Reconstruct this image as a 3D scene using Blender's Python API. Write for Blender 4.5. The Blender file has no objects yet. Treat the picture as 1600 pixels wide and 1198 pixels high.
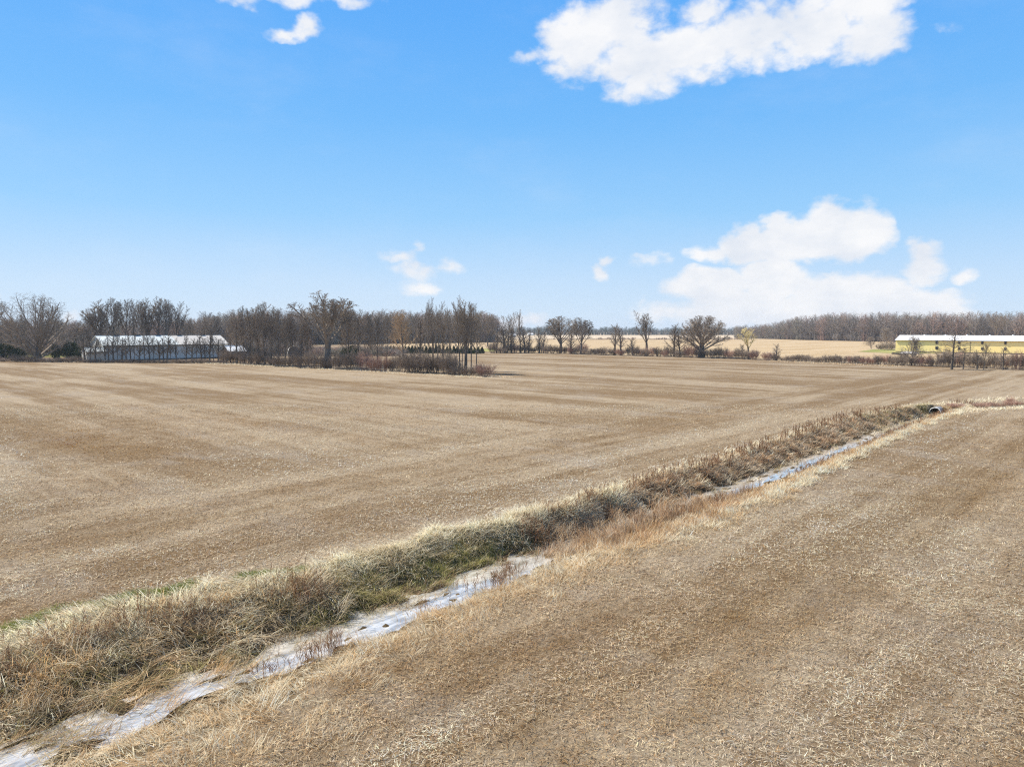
import bpy, math, random
import numpy as np
from mathutils import Vector, Matrix

S = bpy.context.scene
R = math.radians
random.seed(7)
rng = np.random.default_rng(11)

# ------------------------------------------------------------------ camera
F = 1100.0                                   # focal length in photo pixels (1600 wide)
PITCH = math.atan(83 / F)
CAMH = 9.0
cam = bpy.data.cameras.new("camera")
cam.sensor_width = 36
cam.lens = 36 * F / 1600
cam.clip_start = 0.1
cam.clip_end = 20000
cam_o = bpy.data.objects.new("camera", cam)
S.collection.objects.link(cam_o)
cam_o.location = (0, 0, CAMH)
cam_o.rotation_euler = (R(90) - PITCH, 0, 0)
S.camera = cam_o

def ray(px, py):
    a = (px - 800) / F
    b = (599 - py) / F
    return Vector((a, b * math.sin(PITCH) + math.cos(PITCH), b * math.cos(PITCH) - math.sin(PITCH)))

def G(px, py, z=0.0):
    d = ray(px, py)
    t = (z - CAMH) / d.z
    return Vector((d.x * t, d.y * t, z))

# ------------------------------------------------------------------ world: sky and clouds
SUN_AZ = Vector((-0.93, 0.37))               # horizontal direction towards the sun
SUN_EL = R(50)
W = bpy.data.worlds.new("World")
S.world = W
W.use_nodes = True
nt = W.node_tree
nt.nodes.clear()
N = nt.nodes
LK = nt.links.new
out = N.new('ShaderNodeOutputWorld')
bg = N.new('ShaderNodeBackground')
bg.inputs['Strength'].default_value = 0.12
sky = N.new('ShaderNodeTexSky')
sky.sky_type = 'NISHITA'
sky.sun_disc = False
sky.sun_elevation = SUN_EL
sky.sun_rotation = math.atan2(SUN_AZ.x, SUN_AZ.y)
sky.altitude = 100
sky.air_density = 1.0
sky.dust_density = 0.6
sky.ozone_density = 2.0
LK(bg.outputs[0], out.inputs['Surface'])

def wmath(op, a, b=None, clamp=False):
    n = N.new('ShaderNodeMath')
    n.operation = op
    n.use_clamp = clamp
    for i, v in enumerate((a, b)):
        if v is None:
            continue
        if isinstance(v, (int, float)):
            n.inputs[i].default_value = v
        else:
            LK(v, n.inputs[i])
    return n.outputs[0]

tc = N.new('ShaderNodeTexCoord')
sep = N.new('ShaderNodeSeparateXYZ')
LK(tc.outputs['Generated'], sep.inputs[0])
az = wmath('ARCTAN2', sep.outputs[0], sep.outputs[1])
el = wmath('ARCSINE', sep.outputs[2])
comb = N.new('ShaderNodeCombineXYZ')
LK(az, comb.inputs[0])
LK(el, comb.inputs[1])
def wnoise(scale, detail, rough, vec, dist=0.0, sx=1.0, sy=1.0):
    m = N.new('ShaderNodeMapping')
    m.inputs['Scale'].default_value = (sx, sy, 1)
    LK(vec, m.inputs[0])
    n = N.new('ShaderNodeTexNoise')
    n.inputs['Scale'].default_value = scale
    n.inputs['Detail'].default_value = detail
    n.inputs['Roughness'].default_value = rough
    n.inputs['Distortion'].default_value = dist
    LK(m.outputs[0], n.inputs['Vector'])
    return n
# warp the lookup so outlines billow
wn = wnoise(14, 4, 0.6, comb.outputs[0], sy=1.3)
vs = N.new('ShaderNodeVectorMath'); vs.operation = 'SUBTRACT'
LK(wn.outputs['Color'], vs.inputs[0]); vs.inputs[1].default_value = (.5, .5, .5)
vm = N.new('ShaderNodeVectorMath'); vm.operation = 'SCALE'; vm.inputs['Scale'].default_value = 0.045
LK(vs.outputs[0], vm.inputs[0])
va = N.new('ShaderNodeVectorMath'); va.operation = 'ADD'
LK(comb.outputs[0], va.inputs[0]); LK(vm.outputs[0], va.inputs[1])
P2 = va.outputs[0]

def ang(px, py):
    d = ray(px, py).normalized()
    return math.atan2(d.x, d.y), math.asin(d.z)

# (centre px, centre py, radius x px, radius y px, density)
CLOUDS = [
    (900, 75, 60, 55, 1.0), (960, 40, 90, 45, 1.0), (1000, 100, 85, 48, 1.0), (1080, 75, 100, 48, 1.0), (1180, 60, 100, 45, 1.0),
    (1270, 50, 90, 42, 1.0), (1360, 55, 75, 40, 1.0), (1345, 10, 80, 30, 1.0), (1250, 15, 80, 30, .9), (842, 92, 40, 15, .62),
    (1480, 60, 30, 20, .3), (1100, 20, 50, 24, .8),
    (474, 44, 30, 20, .75), (458, 52, 42, 11, .62), (372, 0, 40, 14, .6), (520, -4, 75, 14, .62), (450, -8, 80, 14, .55),
    (628, 402, 34, 18, .66), (652, 424, 42, 20, .66), (694, 420, 28, 18, .55), (650, 386, 13, 11, .55),
    (948, 402, 17, 14, .8), (938, 421, 18, 17, .95), (1013, 409, 38, 12, .48), (655, 452, 40, 12, .4),
    (1338, 362, 60, 44, 1.6), (1250, 374, 85, 36, 1.6), (1165, 378, 50, 30, 1.5), (1115, 398, 46, 14, .9), (1300, 350, 50, 40, 1.4),
    (1440, 408, 38, 32, 1.1), (1505, 430, 26, 16, .7),
    (1110, 450, 75, 30, 1.5), (1205, 440, 56, 46, 1.6), (1300, 462, 80, 36, 1.5), (1360, 460, 70, 34, 1.5), (1425, 484, 95, 32, 1.4),
    (1470, 490, 60, 26, 1.3), (1160, 490, 130, 36, 1.2), (1290, 495, 190, 38, 1.5), (1040, 482, 60, 24, .6),
    (800, 505, 40, 16, .9), (835, 500, 22, 18, .9), (115, 493, 22, 12, .5), (60, 500, 40, 10, .4),
    (-60, 470, 60, 30, .8), (-250, 380, 120, 50, 1.0), (1750, 420, 90, 40, 1.0), (1900, 200, 120, 60, 1.0), (300, -260, 200, 70, 1.0),
    (1100, -300, 200, 60, 1.0), (-400, 150, 150, 60, 1.0),
]
acc = None
for (cx, cy, rx, ry, den) in CLOUDS:
    a0, e0 = ang(cx, cy)
    k = math.cos(math.atan((cx - 800) / F)) ** 2
    ra = rx / F * k
    re = ry / F * math.sqrt(k)
    s1 = N.new('ShaderNodeVectorMath'); s1.operation = 'SUBTRACT'
    LK(P2, s1.inputs[0]); s1.inputs[1].default_value = (a0, e0, 0)
    s2 = N.new('ShaderNodeVectorMath'); s2.operation = 'MULTIPLY'
    LK(s1.outputs[0], s2.inputs[0]); s2.inputs[1].default_value = (1 / ra, 1 / re, 0)
    s3 = N.new('ShaderNodeVectorMath'); s3.operation = 'LENGTH'
    LK(s2.outputs[0], s3.inputs[0])
    f_ = wmath('SUBTRACT', 1.25, s3.outputs['Value'], clamp=True)
    f_ = wmath('MULTIPLY', f_, den)
    acc = f_ if acc is None else wmath('MAXIMUM', acc, f_)
edge = wnoise(20, 9, 0.58, comb.outputs[0], sy=1.5, dist=0.15)
body = wnoise(9, 5, 0.6, comb.outputs[0], sy=1.6)
e2 = wmath('SUBTRACT', edge.outputs['Fac'], 0.5)
e2 = wmath('MULTIPLY', e2, 1.75)
b2 = wmath('MULTIPLY', wmath('SUBTRACT', body.outputs['Fac'], 0.5), 0.9)
gate = wmath('MULTIPLY', acc, 5.0, clamp=True)
dens = wmath('ADD', acc, wmath('MULTIPLY', wmath('ADD', e2, b2), gate))
mr = N.new('ShaderNodeMapRange')
mr.interpolation_type = 'SMOOTHSTEP'
LK(dens, mr.inputs['Value'])
mr.inputs['From Min'].default_value = 0.06
mr.inputs['From Max'].default_value = 0.78
mr.inputs['To Min'].default_value = 0
mr.inputs['To Max'].default_value = 0.97
# thin high veil
veil = wnoise(3.2, 6, 0.62, comb.outputs[0], sy=2.4)
vr = N.new('ShaderNodeMapRange'); vr.interpolation_type = 'SMOOTHSTEP'
LK(veil.outputs['Fac'], vr.inputs['Value'])
vr.inputs['From Min'].default_value = .45; vr.inputs['From Max'].default_value = .85; vr.inputs['To Max'].default_value = .16
mask = wmath('MAXIMUM', mr.outputs[0], vr.outputs[0])
# sky colour: the physical sky, mostly re-graded by height above the horizon
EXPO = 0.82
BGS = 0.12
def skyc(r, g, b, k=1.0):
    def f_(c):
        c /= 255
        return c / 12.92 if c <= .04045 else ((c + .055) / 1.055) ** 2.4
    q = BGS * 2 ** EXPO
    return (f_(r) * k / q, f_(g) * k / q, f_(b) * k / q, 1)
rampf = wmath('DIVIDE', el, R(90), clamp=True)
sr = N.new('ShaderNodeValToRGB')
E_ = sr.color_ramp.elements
stops = [(0.0, (212, 231, 250)), (4, (193, 222, 251)), (9, (151, 206, 252)), (16, (115, 187, 251)), (23, (95, 174, 250)), (32, (80, 160, 246)), (48, (140, 162, 200)), (90, (150, 160, 182))]  # upper stops, unseen sky, greyed for a brighter and less blue fill light
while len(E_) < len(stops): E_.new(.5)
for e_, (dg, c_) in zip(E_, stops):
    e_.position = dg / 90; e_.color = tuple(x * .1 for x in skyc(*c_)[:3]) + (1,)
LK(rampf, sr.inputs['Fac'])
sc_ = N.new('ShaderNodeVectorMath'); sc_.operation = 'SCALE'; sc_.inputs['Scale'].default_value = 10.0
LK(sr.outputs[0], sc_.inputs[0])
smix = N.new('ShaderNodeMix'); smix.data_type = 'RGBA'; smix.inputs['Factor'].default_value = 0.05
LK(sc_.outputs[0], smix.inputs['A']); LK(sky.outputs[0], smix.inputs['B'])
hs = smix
cr = N.new('ShaderNodeValToRGB')
cr.color_ramp.elements[0].position = 0.3; cr.color_ramp.elements[0].color = tuple(x * .1 for x in skyc(224, 231, 242)[:3]) + (1,)
cr.color_ramp.elements[1].position = 0.62; cr.color_ramp.elements[1].color = tuple(x * .1 for x in skyc(252, 252, 253)[:3]) + (1,)
LK(body.outputs['Fac'], cr.inputs['Fac'])
csc = N.new('ShaderNodeVectorMath'); csc.operation = 'SCALE'; csc.inputs['Scale'].default_value = 10.0
LK(cr.outputs[0], csc.inputs[0])
mix = N.new('ShaderNodeMix'); mix.data_type = 'RGBA'
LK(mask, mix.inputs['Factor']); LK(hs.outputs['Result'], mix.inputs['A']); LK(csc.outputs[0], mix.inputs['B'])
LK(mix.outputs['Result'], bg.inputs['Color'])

# ------------------------------------------------------------------ sun and exposure
sun = bpy.data.lights.new("sun", 'SUN')
sun.energy = 4.5
sun.angle = R(0.53)
sun.color = (1.0, 0.93, 0.81)
sun_o = bpy.data.objects.new("sun", sun)
S.collection.objects.link(sun_o)
sd = Vector((SUN_AZ.x * math.cos(SUN_EL), SUN_AZ.y * math.cos(SUN_EL), math.sin(SUN_EL)))
sun_o.rotation_euler = sd.to_track_quat('Z', 'Y').to_euler()
sun_o.location = (-40, 40, 60)
S.view_settings.view_transform = 'Standard'
S.view_settings.look = 'None'
S.view_settings.exposure = EXPO
S.view_settings.gamma = 1
S.cycles.use_denoising = False
S.cycles.filter_width = 1.2
S.cycles.max_bounces = 6
S.cycles.diffuse_bounces = 3
S.cycles.transparent_max_bounces = 6

# ------------------------------------------------------------------ helpers
COL = S.collection
def tag(o, label=None, cat=None, group=None, kind=None):
    if label: o['label'] = label
    if cat: o['category'] = cat
    if group: o['group'] = group
    if kind: o['kind'] = kind
    return o

def empty(name, loc=(0, 0, 0), rz=0.0):
    o = bpy.data.objects.new(name, None)
    COL.objects.link(o)
    o.location = loc
    o.rotation_euler = (0, 0, rz)
    o.empty_display_size = 0.5
    return o

def link(name, me, mat, parent=None):
    o = bpy.data.objects.new(name, me)
    if mat is not None and not me.materials:
        me.materials.append(mat)
    COL.objects.link(o)
    if parent: o.parent = parent
    return o

def np_mesh(name, verts, quads, col=None, smooth=False):
    me = bpy.data.meshes.new(name)
    verts = np.asarray(verts, dtype=np.float32)
    quads = np.asarray(quads, dtype=np.int32)
    k = quads.shape[1]
    me.vertices.add(len(verts))
    me.vertices.foreach_set('co', verts.ravel())
    me.loops.add(quads.size)
    me.loops.foreach_set('vertex_index', quads.ravel())
    me.polygons.add(len(quads))
    me.polygons.foreach_set('loop_start', np.arange(0, quads.size, k, dtype=np.int32))
    if smooth:
        me.polygons.foreach_set('use_smooth', np.ones(len(quads), dtype=bool))
    me.update(calc_edges=True)
    if col is not None:
        ca = me.color_attributes.new('tint', 'FLOAT_COLOR', 'POINT')
        c = np.ones((len(verts), 4), dtype=np.float32)
        c[:, :3] = col
        ca.data.foreach_set('color', c.ravel())
    return me

class MB:
    def __init__(s): s.v = []; s.f = []
    def add(s, vs, fs):
        b = len(s.v)
        s.v += [tuple(v) for v in vs]
        s.f += [tuple(b + i for i in f) for f in fs]
    def box(s, x0, x1, y0, y1, z0, z1):
        s.add([(x0, y0, z0), (x1, y0, z0), (x1, y1, z0), (x0, y1, z0), (x0, y0, z1), (x1, y0, z1), (x1, y1, z1), (x0, y1, z1)],
              [(0, 3, 2, 1), (4, 5, 6, 7), (0, 1, 5, 4), (1, 2, 6, 5), (2, 3, 7, 6), (3, 0, 4, 7)])
    def slab(s, quad, th):
        """a four-cornered plate with thickness th downwards"""
        q = [Vector(p) for p in quad]
        n = (q[1] - q[0]).cross(q[3] - q[0]).normalized()
        if n.z < 0: n = -n
        vs = q + [p - n * th for p in q]
        s.add(vs, [(0, 1, 2, 3), (7, 6, 5, 4), (0, 4, 5, 1), (1, 5, 6, 2), (2, 6, 7, 3), (3, 7, 4, 0)])
    def tube(s, pts, rads, sides, cap=False):
        pts = [Vector(p) for p in pts]
        b = len(s.v)
        n = len(pts)
        up = None
        tip = rads[-1] < 1e-4
        for i, p in enumerate(pts):
            t = (pts[min(i + 1, n - 1)] - pts[max(i - 1, 0)])
            if t.length < 1e-9: t = Vector((0, 0, 1))
            t.normalize()
            if up is None:
                up = Vector((1, 0, 0)) if abs(t.x) < .7 else Vector((0, 1, 0))
            a = t.cross(up).normalized()
            c = t.cross(a)
            if tip and i == n - 1:
                s.v.append(tuple(p))
            else:
                for k in range(sides):
                    th = 2 * math.pi * k / sides
                    q = p + (a * math.cos(th) + c * math.sin(th)) * rads[i]
                    s.v.append(tuple(q))
        for i in range(n - 1):
            for k in range(sides):
                a0 = b + i * sides + k
                a1 = b + i * sides + (k + 1) % sides
                if tip and i == n - 2:
                    s.f.append((a0, a1, b + (n - 1) * sides))
                else:
                    s.f.append((a0, a1, a1 + sides, a0 + sides))
        if cap and not tip:
            s.f.append(tuple(b + (n - 1) * sides + k for k in range(sides)))
    def disc(s, c, r, axis, depth, sides=20):
        c = Vector(c); ax = Vector(axis)
        s.tube([c, c + ax * depth], [r, r], sides, cap=True)
    def mesh(s, name, smooth=False):
        me = bpy.data.meshes.new(name)
        me.from_pydata(s.v, [], s.f)
        if smooth:
            me.polygons.foreach_set('use_smooth', np.ones(len(me.polygons), dtype=bool))
        me.update()
        return me
    def build(s, name, mat, parent=None, smooth=False):
        return link(name, s.mesh(name, smooth), mat, parent)

# ------------------------------------------------------------------ materials
class NM:
    """small helper around a node material"""
    def __init__(s, name):
        s.m = bpy.data.materials.new(name)
        s.m.use_nodes = True
        s.t = s.m.node_tree
        s.t.nodes.clear()
        s.out = s.n('ShaderNodeOutputMaterial')
    def n(s, ty, **kw):
        x = s.t.nodes.new(ty)
        for k, v in kw.items(): setattr(x, k, v)
        return x
    def set(s, sock, v):
        if hasattr(v, 'is_linked') or isinstance(v, bpy.types.NodeSocket):
            s.t.links.new(v, sock)
        else:
            if sock.type == 'RGBA' and len(v) == 3: v = (*v, 1)
            sock.default_value = v
    def math(s, op, a, b=None, clamp=False):
        x = s.n('ShaderNodeMath', operation=op, use_clamp=clamp)
        s.set(x.inputs[0], a)
        if b is not None: s.set(x.inputs[1], b)
        return x.outputs[0]
    def noise(s, vec, scale, detail=4, rough=.55, stretch=(1, 1, 1), dist=0.0, col=False, rz=0.0):
        m = s.n('ShaderNodeMapping')
        m.inputs['Scale'].default_value = stretch
        m.inputs['Rotation'].default_value = (0, 0, rz)
        s.set(m.inputs[0], vec)
        x = s.n('ShaderNodeTexNoise')
        s.set(x.inputs['Vector'], m.outputs[0])
        x.inputs['Scale'].default_value = scale
        x.inputs['Detail'].default_value = detail
        x.inputs['Roughness'].default_value = rough
        x.inputs['Distortion'].default_value = dist
        return x.outputs['Color' if col else 'Fac']
    def range(s, v, a, b, c=0.0, d=1.0, smooth=True):
        x = s.n('ShaderNodeMapRange', interpolation_type='SMOOTHSTEP' if smooth else 'LINEAR')
        s.set(x.inputs['Value'], v)
        for k, q in zip(('From Min', 'From Max', 'To Min', 'To Max'), (a, b, c, d)): x.inputs[k].default_value = q
        return x.outputs[0]
    def mix(s, f, a, b, blend='MIX'):
        x = s.n('ShaderNodeMix', data_type='RGBA', blend_type=blend)
        s.set(x.inputs['Factor'], f); s.set(x.inputs['A'], a); s.set(x.inputs['B'], b)
        return x.outputs['Result']
    def pos(s):
        return s.n('ShaderNodeNewGeometry').outputs['Position']
    def obj(s):
        return s.n('ShaderNodeTexCoord').outputs['Object']
    def princ(s, color, rough=.8, spec=.3, metal=0.0, bump=None, bstr=.3, bdist=.02):
        p = s.n('ShaderNodeBsdfPrincipled')
        s.set(p.inputs['Base Color'], color)
        s.set(p.inputs['Roughness'], rough)
        p.inputs['Specular IOR Level'].default_value = spec
        p.inputs['Metallic'].default_value = metal
        if bump is not None:
            b = s.n('ShaderNodeBump')
            b.inputs['Strength'].default_value = bstr
            b.inputs['Distance'].default_value = bdist
            s.set(b.inputs['Height'], bump)
            s.t.links.new(b.outputs[0], p.inputs['Normal'])
        s.t.links.new(p.outputs[0], s.out.inputs['Surface'])
        return s.m

ES = Vector((.682, .731, 0)).normalized()      # along the ditch
ET = Vector((-.731, .682, 0)).normalized()     # across it, to the left
ALPHA = math.atan2(ES.y, ES.x)

def stcoords(m):
    """position turned into (s, t) farm-grid coordinates"""
    x = m.n('ShaderNodeVectorRotate', rotation_type='Z_AXIS')
    m.set(x.inputs['Vector'], m.pos())
    x.inputs['Angle'].default_value = -ALPHA
    return x.outputs[0]

def mat_ground():
    m = NM("stubble_soil")
    v = stcoords(m)
    sp = m.n('ShaderNodeSeparateXYZ'); m.set(sp.inputs[0], v)
    s_, t_ = sp.outputs[0], sp.outputs[1]
    # broad passes of the combine: across the field far out, along the ditch on the headland
    wob = m.math('MULTIPLY', m.math('SUBTRACT', m.noise(v, .02, 3), .5), 14.0)
    head = m.range(m.math('ADD', t_, wob), 35, 47)
    bandA = m.noise(v, 1.0, 5, .6, stretch=(.11, .012, .1), dist=.25)
    bandB = m.noise(v, 1.0, 5, .6, stretch=(.012, .20, .1))
    bandAf = m.noise(v, 1.0, 3, .6, stretch=(.9, .03, .1))
    bandBf = m.noise(v, 1.0, 3, .6, stretch=(.03, .9, .1))
    bm = m.n('ShaderNodeMix'); bm.data_type = 'FLOAT'
    m.set(bm.inputs[0], head); m.set(bm.inputs[2], bandB); m.set(bm.inputs[3], bandA)
    bf = m.n('ShaderNodeMix'); bf.data_type = 'FLOAT'
    m.set(bf.inputs[0], head); m.set(bf.inputs[2], bandBf); m.set(bf.inputs[3], bandAf)
    patch = m.noise(v, .09, 5, .6)
    patch2 = m.noise(v, .55, 4, .6)
    b = m.math('ADD', m.math('MULTIPLY', bm.outputs[0], 1.05), m.math('MULTIPLY', patch, .35))
    b = m.math('ADD', b, m.math('MULTIPLY', bf.outputs[0], .30))
    b = m.math('ADD', b, m.math('MULTIPLY', patch2, .22))
    band = m.range(b, .84, 1.10)
    straw_dark = (.200, .128, .062)
    straw_lite = (.412, .328, .225)
    base = m.mix(band, straw_dark, straw_lite)
    greyp = m.range(m.noise(v, .22, 5, .65, stretch=(1, .5, 1)), .50, .68)
    base = m.mix(m.math('MULTIPLY', greyp, .55), base, (.350, .300, .245))
    orange = m.range(m.noise(v, .13, 6, .7, stretch=(.8, .5, 1)), .56, .74)
    base = m.mix(m.math('MULTIPLY', orange, .4), base, (.340, .215, .110))
    # grain: chopped straw and gaps of soil at several sizes
    g0 = m.noise(v, 11.0, 5, .75, dist=.6)
    g1 = m.noise(v, 3.6, 6, .85, stretch=(1, 1.2, 1), dist=.5)
    g2 = m.noise(v, 1.1, 4, .7)
    base = m.mix(.34, base, (.10, .068, .036))
    base = m.mix(m.range(g0, .42, .32, 0, .8), base, (.075, .052, .032))
    base = m.mix(m.range(g0, .56, .70, 0, .8), base, (.60, .50, .37))
    base = m.mix(m.range(g1, .47, .34, 0, .75), base, (.115, .078, .045))
    base = m.mix(m.range(g1, .54, .66, 0, .55), base, (.54, .45, .32))
    base = m.mix(m.range(g2, .47, .32, 0, .5), base, (.17, .115, .068))
    # the bed and banks of the ditch are dark damp earth
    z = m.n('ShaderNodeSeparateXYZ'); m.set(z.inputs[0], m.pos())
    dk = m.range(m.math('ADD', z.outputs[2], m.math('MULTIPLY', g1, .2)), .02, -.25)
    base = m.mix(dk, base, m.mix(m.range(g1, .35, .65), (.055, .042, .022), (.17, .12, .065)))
    h = m.math('ADD', m.math('MULTIPLY', g0, .5), g1)
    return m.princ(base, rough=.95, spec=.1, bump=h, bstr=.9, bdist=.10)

def mat_field(name, c1, c2, c3):
    m = NM(name)
    v = stcoords(m)
    b = m.noise(v, 1.0, 5, .6, stretch=(.012, .09, .1))
    base = m.mix(m.range(b, .35, .65), c1, c2)
    base = m.mix(m.range(m.noise(v, .05, 6, .7), .5, .7, 0, .7), base, c3)
    g = m.noise(v, 1.4, 6, .8)
    base = m.mix(m.range(g, .45, .3, 0, .6), base, tuple(x * .45 for x in c1))
    return m.princ(base, rough=.95, spec=.1, bump=g, bstr=.7, bdist=.3)

def mat_blade(name, trans=.3):
    m = NM(name)
    a = m.n('ShaderNodeAttribute'); a.attribute_name = 'tint'
    d = m.n('ShaderNodeBsdfDiffuse'); t = m.n('ShaderNodeBsdfTranslucent')
    m.set(d.inputs[0], a.outputs['Color']); m.set(t.inputs[0], a.outputs['Color'])
    x = m.n('ShaderNodeMixShader'); x.inputs[0].default_value = trans
    m.t.links.new(d.outputs[0], x.inputs[1]); m.t.links.new(t.outputs[0], x.inputs[2])
    m.t.links.new(x.outputs[0], m.out.inputs['Surface'])
    return m.m

def mat_bark(name, c1, c2, scale=3.0):
    m = NM(name)
    v = m.obj()
    n = m.noise(v, scale, 4, .6, stretch=(1, 1, .3))
    oi = m.n('ShaderNodeObjectInfo').outputs['Random']
    col = m.mix(m.range(n, .3, .7), c1, c2)
    hsv = m.n('ShaderNodeHueSaturation')
    m.set(hsv.inputs['Value'], m.range(oi, 0, 1, .8, 1.2, smooth=False))
    m.set(hsv.inputs['Color'], col)
    return m.princ(hsv.outputs[0], rough=.9, spec=.15)

def mat_metal_sheet(name, c1, c2, pitch=.25, rough=.45, spec=.4, axis='X', sheet=3.0, stain=(.25, .2, .15), stain_amt=.3, endcol=None, endx=None):
    m = NM(name)
    v = m.obj()
    sp = m.n('ShaderNodeSeparateXYZ'); m.set(sp.inputs[0], v)
    u = sp.outputs[0 if axis == 'X' else 1]
    rib = m.math('SINE', m.math('MULTIPLY', u, 2 * math.pi / pitch))
    fl = m.math('FLOOR', m.math('DIVIDE', u, sheet))
    wn = m.n('ShaderNodeTexWhiteNoise', noise_dimensions='1D')
    m.set(wn.inputs['W'], fl)
    col = m.mix(wn.outputs['Value'], c1, c2)
    if endcol is not None:
        col = m.mix(m.range(u, endx, endx + .4), col, m.mix(wn.outputs['Value'], endcol, tuple(x * .85 for x in endcol)))
    st = m.noise(v, 1.3, 6, .7, stretch=(1.6, .4, .25))
    col = m.mix(m.range(st, .5, .75, 0, stain_amt), col, stain)
    return m.princ(col, rough=rough, spec=spec, bump=rib, bstr=.5, bdist=.02)

def mat_flat(name, c, rough=.6, spec=.3, var=.25, metal=0.0):
    m = NM(name)
    n = m.noise(m.obj(), 4, 5, .6)
    col = m.mix(m.range(n, .3, .7), tuple(x * (1 - var) for x in c), tuple(min(1, x * (1 + var)) for x in c))
    return m.princ(col, rough=rough, spec=spec, metal=metal, bump=n, bstr=.2)

def mat_water():
    m = NM("muddy_water")
    v = stcoords(m)
    n = m.noise(v, 2.0, 5, .6, stretch=(.6, 1.6, 1))
    col = m.mix(m.range(n, .35, .65), (.27, .25, .21), (.60, .58, .54))  # mud tones, paled in the colour to stand in for reflected bright sky
    rip = m.noise(v, 9, 3, .6, stretch=(1, 1, 1))
    p = m.n('ShaderNodeBsdfPrincipled')
    m.set(p.inputs['Base Color'], col)
    p.inputs['Roughness'].default_value = .06
    p.inputs['IOR'].default_value = 1.6
    p.inputs['Specular IOR Level'].default_value = 1.0
    p.inputs['Coat Weight'].default_value = 1.0
    p.inputs['Coat Roughness'].default_value = .03
    p.inputs['Coat IOR'].default_value = 1.7
    b = m.n('ShaderNodeBump'); b.inputs['Strength'].default_value = .25; b.inputs['Distance'].default_value = .02
    m.set(b.inputs['Height'], rip)
    m.t.links.new(b.outputs[0], p.inputs['Normal'])
    m.t.links.new(p.outputs[0], m.out.inputs['Surface'])
    return m.m

M_ground = mat_ground()
M_far1 = mat_field("stubble_beyond", (.38, .275, .155), (.44, .34, .215), (.32, .225, .12))
M_far2 = mat_field("pale_field", (.45, .36, .25), (.50, .41, .30), (.38, .29, .19))
M_lawn = mat_field("lawn_grass", (.20, .21, .06), (.30, .28, .10), (.33, .28, .14))
M_blade = mat_blade("dry_blades", .38)
M_twig = mat_blade("far_twigs", .05)
M_bark = mat_bark("grey_bark", (.10, .082, .065), (.21, .175, .14))
M_twig2 = mat_bark("brown_twigs", (.20, .16, .122), (.32, .26, .20))
M_bush = mat_bark("bush_twigs", (.19, .145, .108), (.30, .235, .18))
M_redbush = mat_bark("reddish_twigs", (.32, .19, .14), (.44, .29, .22))
M_orange = mat_bark("orange_twigs", (.40, .27, .15), (.52, .37, .22))
M_willow = mat_bark("yellow_twigs", (.50, .40, .18), (.62, .52, .27))
M_water = mat_water()

# ------------------------------------------------------------------ the ditch in (s, t)
sL = np.array([-30, 4.5, 8.3, 12.2, 16, 20, 24, 29, 37, 43, 55, 74, 88, 94, 98])
tL = np.array([24.8, 24.7, 24.9, 23.5, 23.3, 23.4, 22.6, 22.4, 23.2, 22.8, 23.4, 24.2, 22.6, 21.8, 20.3])
sR = np.array([-30, 4.4, 8.3, 11, 15, 18, 22, 26, 33, 41, 56, 75, 94, 98])
tR = np.array([14.2, 14.2, 14.3, 15, 15.6, 15.5, 15.5, 15.2, 15.3, 15.5, 16.2, 16.8, 16.6, 17.5])
sW = np.array([-30, 4, 6, 8.3, 10, 12, 15, 17.3, 21.7, 24, 29, 33.7, 40, 47, 58, 67, 85, 98])
tW = np.array([19.0, 19.2, 19.4, 19.7, 19.4, 19.6, 19.45, 19.5, 20.0, 20.1, 20.4, 19.9, 19.6, 19.5, 19.6, 19.6, 20.1, 19.9])
hW = np.array([.6, .65, .55, .42, .55, .75, .95, 1.05, 1.0, .6, .4, .7, .95, .9, .9, .9, 1.0, .8])
ZW = -1.0
def fL(s): return np.interp(s, sL, tL) + .25 * np.sin(s * 1.3) + .15 * np.sin(s * 3.1 + 1)
def fR(s): return np.interp(s, sR, tR) + .25 * np.sin(s * 1.1 + 2) + .12 * np.sin(s * 2.7)
def fW(s): return np.interp(s, sW, tW) + .12 * np.sin(s * 1.7 + .5) + .07 * np.sin(s * 4.3)
def fH(s): return np.interp(s, sW, hW) * (1 + .25 * np.sin(s * 2.3 + 1) + .15 * np.sin(s * 5.1))
def sstep(x): x = np.clip(x, 0, 1); return x * x * (3 - 2 * x)
_g = rng.random((64, 64))
def vnoise(x, y):
    x = np.asarray(x, float); y = np.asarray(y, float)
    xi = np.floor(x).astype(int); yi = np.floor(y).astype(int)
    fx = x - xi; fy = y - yi
    fx = fx * fx * (3 - 2 * fx); fy = fy * fy * (3 - 2 * fy)
    a = _g[xi % 64, yi % 64]; b = _g[(xi + 1) % 64, yi % 64]; c = _g[xi % 64, (yi + 1) % 64]; d = _g[(xi + 1) % 64, (yi + 1) % 64]
    return (a * (1 - fx) + b * fx) * (1 - fy) + (c * (1 - fx) + d * fx) * fy
def fbm(x, y):
    return (vnoise(x, y) + .5 * vnoise(x * 2.1 + 7, y * 2.1) + .25 * vnoise(x * 4.3, y * 4.3 + 3)) / 1.75
S_END = 95.5
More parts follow.
